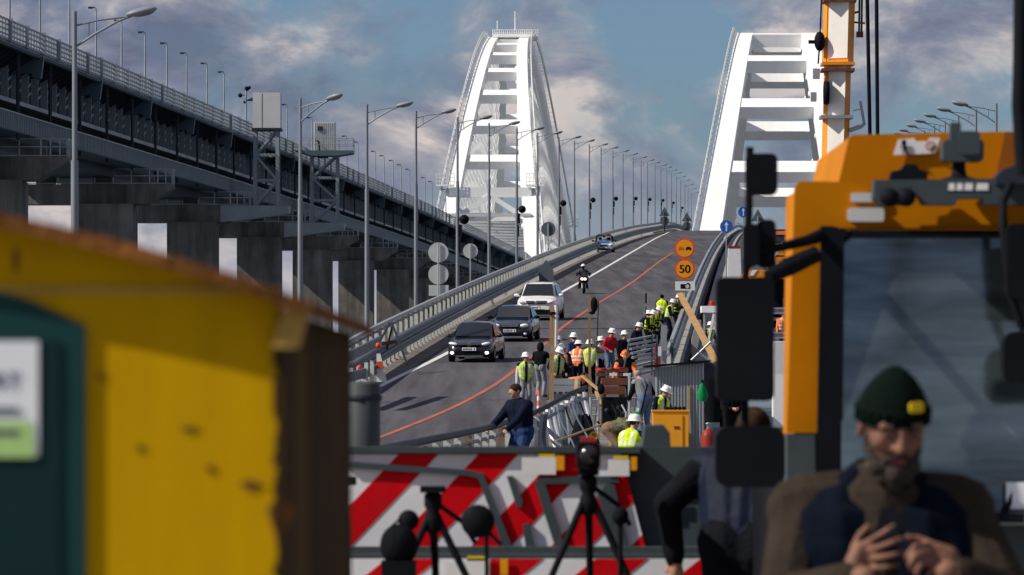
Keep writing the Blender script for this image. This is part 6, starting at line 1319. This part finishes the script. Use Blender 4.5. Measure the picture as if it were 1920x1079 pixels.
# ---------------------------------------------------------------- bearded man with phone
ML = Vector((1.058, 15.3, 0)); MSC = 1.036
DH = 14.96
def hp(x, y, d=10.74): p = P(x, y, d + DH - 10.74) - ML; return Vector((p.x / MSC, p.y / MSC, p.z / MSC))
pr, J = skeleton(nup=.045, lean=5, hip=(0, .03, .895), hands=(tuple(hp(1590, 1092)), tuple(hp(1800, 1082))), head=(12, 24), bulk=1.36, fingers=False, hair=False, neck_fwd=.045, pole_arm=((-.7, .5, -.6), (.7, .5, -.6)))
pr = [p for p in pr]
def chain(pp, r, d=10.74, tg='skin'):
    q = [hp(*c[:2], c[2] if len(c) > 2 else d) for c in pp]; rs = [r * (1 - .1 * k) for k in range(len(q))]
    for k in range(len(q) - 1): pr.append((tuple(q[k]), tuple(q[k + 1]), rs[k], rs[k + 1], tg))
chain([(1594, 1085), (1604, 1050), (1612, 1032)], .031); chain([(1612, 1062), (1622, 1040)], .024)
chain([(1618, 1022), (1642, 1008, 10.71), (1664, 994, 10.70), (1676, 985, 10.71)], .0105); chain([(1622, 1036), (1650, 1026, 10.70), (1676, 1016, 10.69), (1690, 1010, 10.71)], .011)
chain([(1624, 1050), (1652, 1046, 10.70), (1678, 1040, 10.69), (1694, 1036, 10.71)], .0105); chain([(1622, 1066), (1648, 1066, 10.71), (1670, 1062, 10.70), (1684, 1060, 10.72)], .0095)
chain([(1600, 1030, 10.76), (1612, 1004, 10.78), (1628, 988, 10.78)], .0125)
chain([(1800, 1075), (1770, 1050), (1748, 1040)], .030); chain([(1782, 1040), (1745, 1028)], .024)
chain([(1738, 1022, 10.72), (1716, 1024, 10.69), (1702, 1040, 10.68), (1700, 1052, 10.70)], .0105); chain([(1742, 1036, 10.71), (1718, 1042, 10.67), (1706, 1058, 10.67), (1708, 1070, 10.70)], .011)
chain([(1748, 1050, 10.71), (1726, 1060, 10.67), (1718, 1074, 10.67), (1722, 1086, 10.70)], .0105); chain([(1758, 1062, 10.71), (1742, 1074, 10.68), (1738, 1090, 10.69)], .0095)
chain([(1750, 1022, 10.76), (1722, 1010, 10.77), (1700, 1008, 10.76)], .012)
H = lambda x, y, z: tuple(J['hc'] + J['HM'] @ Vector((x, y, z)))
pr += [(H(-.045, -.066, -.015), H(-.03, -.08, -.03), .030, .022, 'skin'), (H(.045, -.066, -.015), H(.03, -.08, -.03), .030, .022, 'skin'), (H(-.05, -.082, .032), H(.05, -.082, .032), .014, .014, 'skin'),
       (H(0, -.098, .022), H(0, -.118, -.022), .010, .0155, 'skin'), (H(-.012, -.105, -.026), H(.012, -.105, -.026), .011, .011, 'skin'), (H(-.025, -.086, -.062), H(.025, -.086, -.062), .011, .011, 'skin'), (H(0, -.07, -.085), H(0, -.082, -.098), .035, .026, 'skin')]
t = thing('person', 'bearded man in dark green knit hat and navy vest looking at his phone', 'person', ML); t.scale = (MSC,) * 3
me = voxel_skin(pr, .0055, 4); idx, c = face_tags(me, pr); cl = dict(skin='skin_shaded', top='coat_brown', sleeve='coat_brown', legs='dark_cloth', shoe='shoe'); ms = list(dict.fromkeys(cl.values()))
for m in ms: me.materials.append(MATS[m])
me.polygons.foreach_set('material_index', np.array([ms.index(cl[p[4]]) for p in pr])[idx].astype(np.int32)); me.polygons.foreach_set('use_smooth', np.ones(len(me.polygons), bool)); me.update(); link('body', me, t)
def vox_child(name, vp, vox, m, sm=3):
    me = voxel_skin(vp, vox, sm); me.materials.append(MATS[m]); me.polygons.foreach_set('use_smooth', np.ones(len(me.polygons), bool)); me.update(); return link(name, me, t)
nk, D, sx, fw = J['nk'], J['D'], J['sx'], J['fw']; hip = J['hip']
vp = []
for s in (-1, 1):
    vp.append((tuple(hip + D * .05 + sx * .10 * s), tuple(hip + D * .36 + sx * .115 * s + fw * .01), .178, .18, 'v')); vp.append((tuple(nk - D * .05 + sx * .07 * s), tuple(nk - D * .06 + sx * .155 * s), .118, .108, 'v')); vp.append((tuple(nk - D * .16 + sx * .075 * s + fw * .07), tuple(nk + D * .02 + sx * .075 * s + fw * .035), .06, .05, 'v'))
    vp.append((tuple(nk + D * .02 + sx * .075 * s + fw * .03), tuple(nk + D * .04 + sx * .04 * s - fw * .06), .05, .05, 'v'))
vox_child('vest', vp, .01, 'vest_shaded')
b = MB(); q = nk - D * .2 + fw * .165; b.bar(q + D * .14 - fw * .045 + sx * .01, q - D * .30 + sx * .03 + fw * .02, .075, .03); b.build('jumper_front', 'coat_brown', t)
HMm = Matrix.Translation(J['hc']) @ J['HM'].to_4x4()
b = MB(); b.lathe([(.090, .012), (.098, .018), (.099, .050), (.091, .078), (.076, .106), (.055, .134), (.030, .156), (.012, .166), (0, .168)], (0, 0.0, 0), 28); b.lathe([(.091, .010), (.102, .014), (.103, .056), (.096, .062)], (0, 0, 0), 28)
for k in range(28):
    a = 2 * math.pi * k / 28; b.tube([(.1018 * math.cos(a), .1018 * math.sin(a), .015), (.1028 * math.cos(a), .1028 * math.sin(a), .055)], .0042, 5)
b.xf(HMm @ Euler((R(-10), 0, 0)).to_matrix().to_4x4()); hat = b.build('knit_hat', 'knit_green', t)
b = MB(); b.prism(rpoly(-.022, .022, -.014, .014, .007), 'y', -.006, 0.0)
b.xf(HMm @ Euler((R(-10), 0, 0)).to_matrix().to_4x4() @ Matrix.Translation((.034, -.101, .075)) @ Euler((R(-8), 0, R(18))).to_matrix().to_4x4()); b.build('hat_badge', 'badge', hat)
bd = [(H(-.062, -.035, -.055), H(-.045, -.06, -.09), .022, .024, 'b'), (H(.062, -.035, -.055), H(.045, -.06, -.09), .022, .024, 'b'), (H(-.045, -.062, -.095), H(.045, -.062, -.095), .032, .032, 'b'), (H(-.028, -.07, -.12), H(.028, -.07, -.12), .03, .03, 'b'), (H(0, -.085, -.105), H(0, -.082, -.14), .036, .028, 'b'),
      (H(-.032, -.090, -.062), H(-.008, -.104, -.044), .0085, .010, 'b'), (H(.032, -.090, -.062), H(.008, -.104, -.044), .0085, .010, 'b'), (H(-.072, -.02, -.02), H(-.066, -.03, -.06), .014, .018, 'b'), (H(.072, -.02, -.02), H(.066, -.03, -.06), .014, .018, 'b')]
vox_child('beard', bd, .005, 'beard')
b = MB(); b.ell(H(0, -.0995, -.064), (.019, .007, .006), 12, 8); b.build('lip', 'lip', t)
for s in (-1, 1):
    b = MB(); b.ell(H(s * .033, -.086, .008), (.0145, .008, .0075), 12, 8); b.build('eye', 'black_gloss', t); b = MB(); b.tube([H(s * .015, -.0965, .027), H(s * .034, -.0985, .032), H(s * .052, -.088, .027)], [.004, .005, .003], 6); b.build('eyebrow', 'beard', t)
    b = MB(); b.tube([H(s * .018, -.094, .012), H(s * .034, -.0955, .0155), H(s * .048, -.088, .010)], [.004, .0055, .004], 6); b.build('eyelid', 'skin_shaded', t)
b = MB(); b.box(-.034, .034, -.0045, .0045, -.072, .072); M = Matrix.Translation(P(1665, 995, DH + .015)) @ Euler((R(-38), R(16), R(0))).to_matrix().to_4x4(); b.xf(M)
ph = thing('mobile_phone', 'black mobile phone held in the hands of the bearded man', 'phone', P(1665, 995, DH + .015)); b.build('phone_case', 'black', ph, True); b = MB(); b.box(-.031, .031, .0047, .0055, -.066, .066); b.xf(M); b.build('screen', 'car_glass', ph, True)
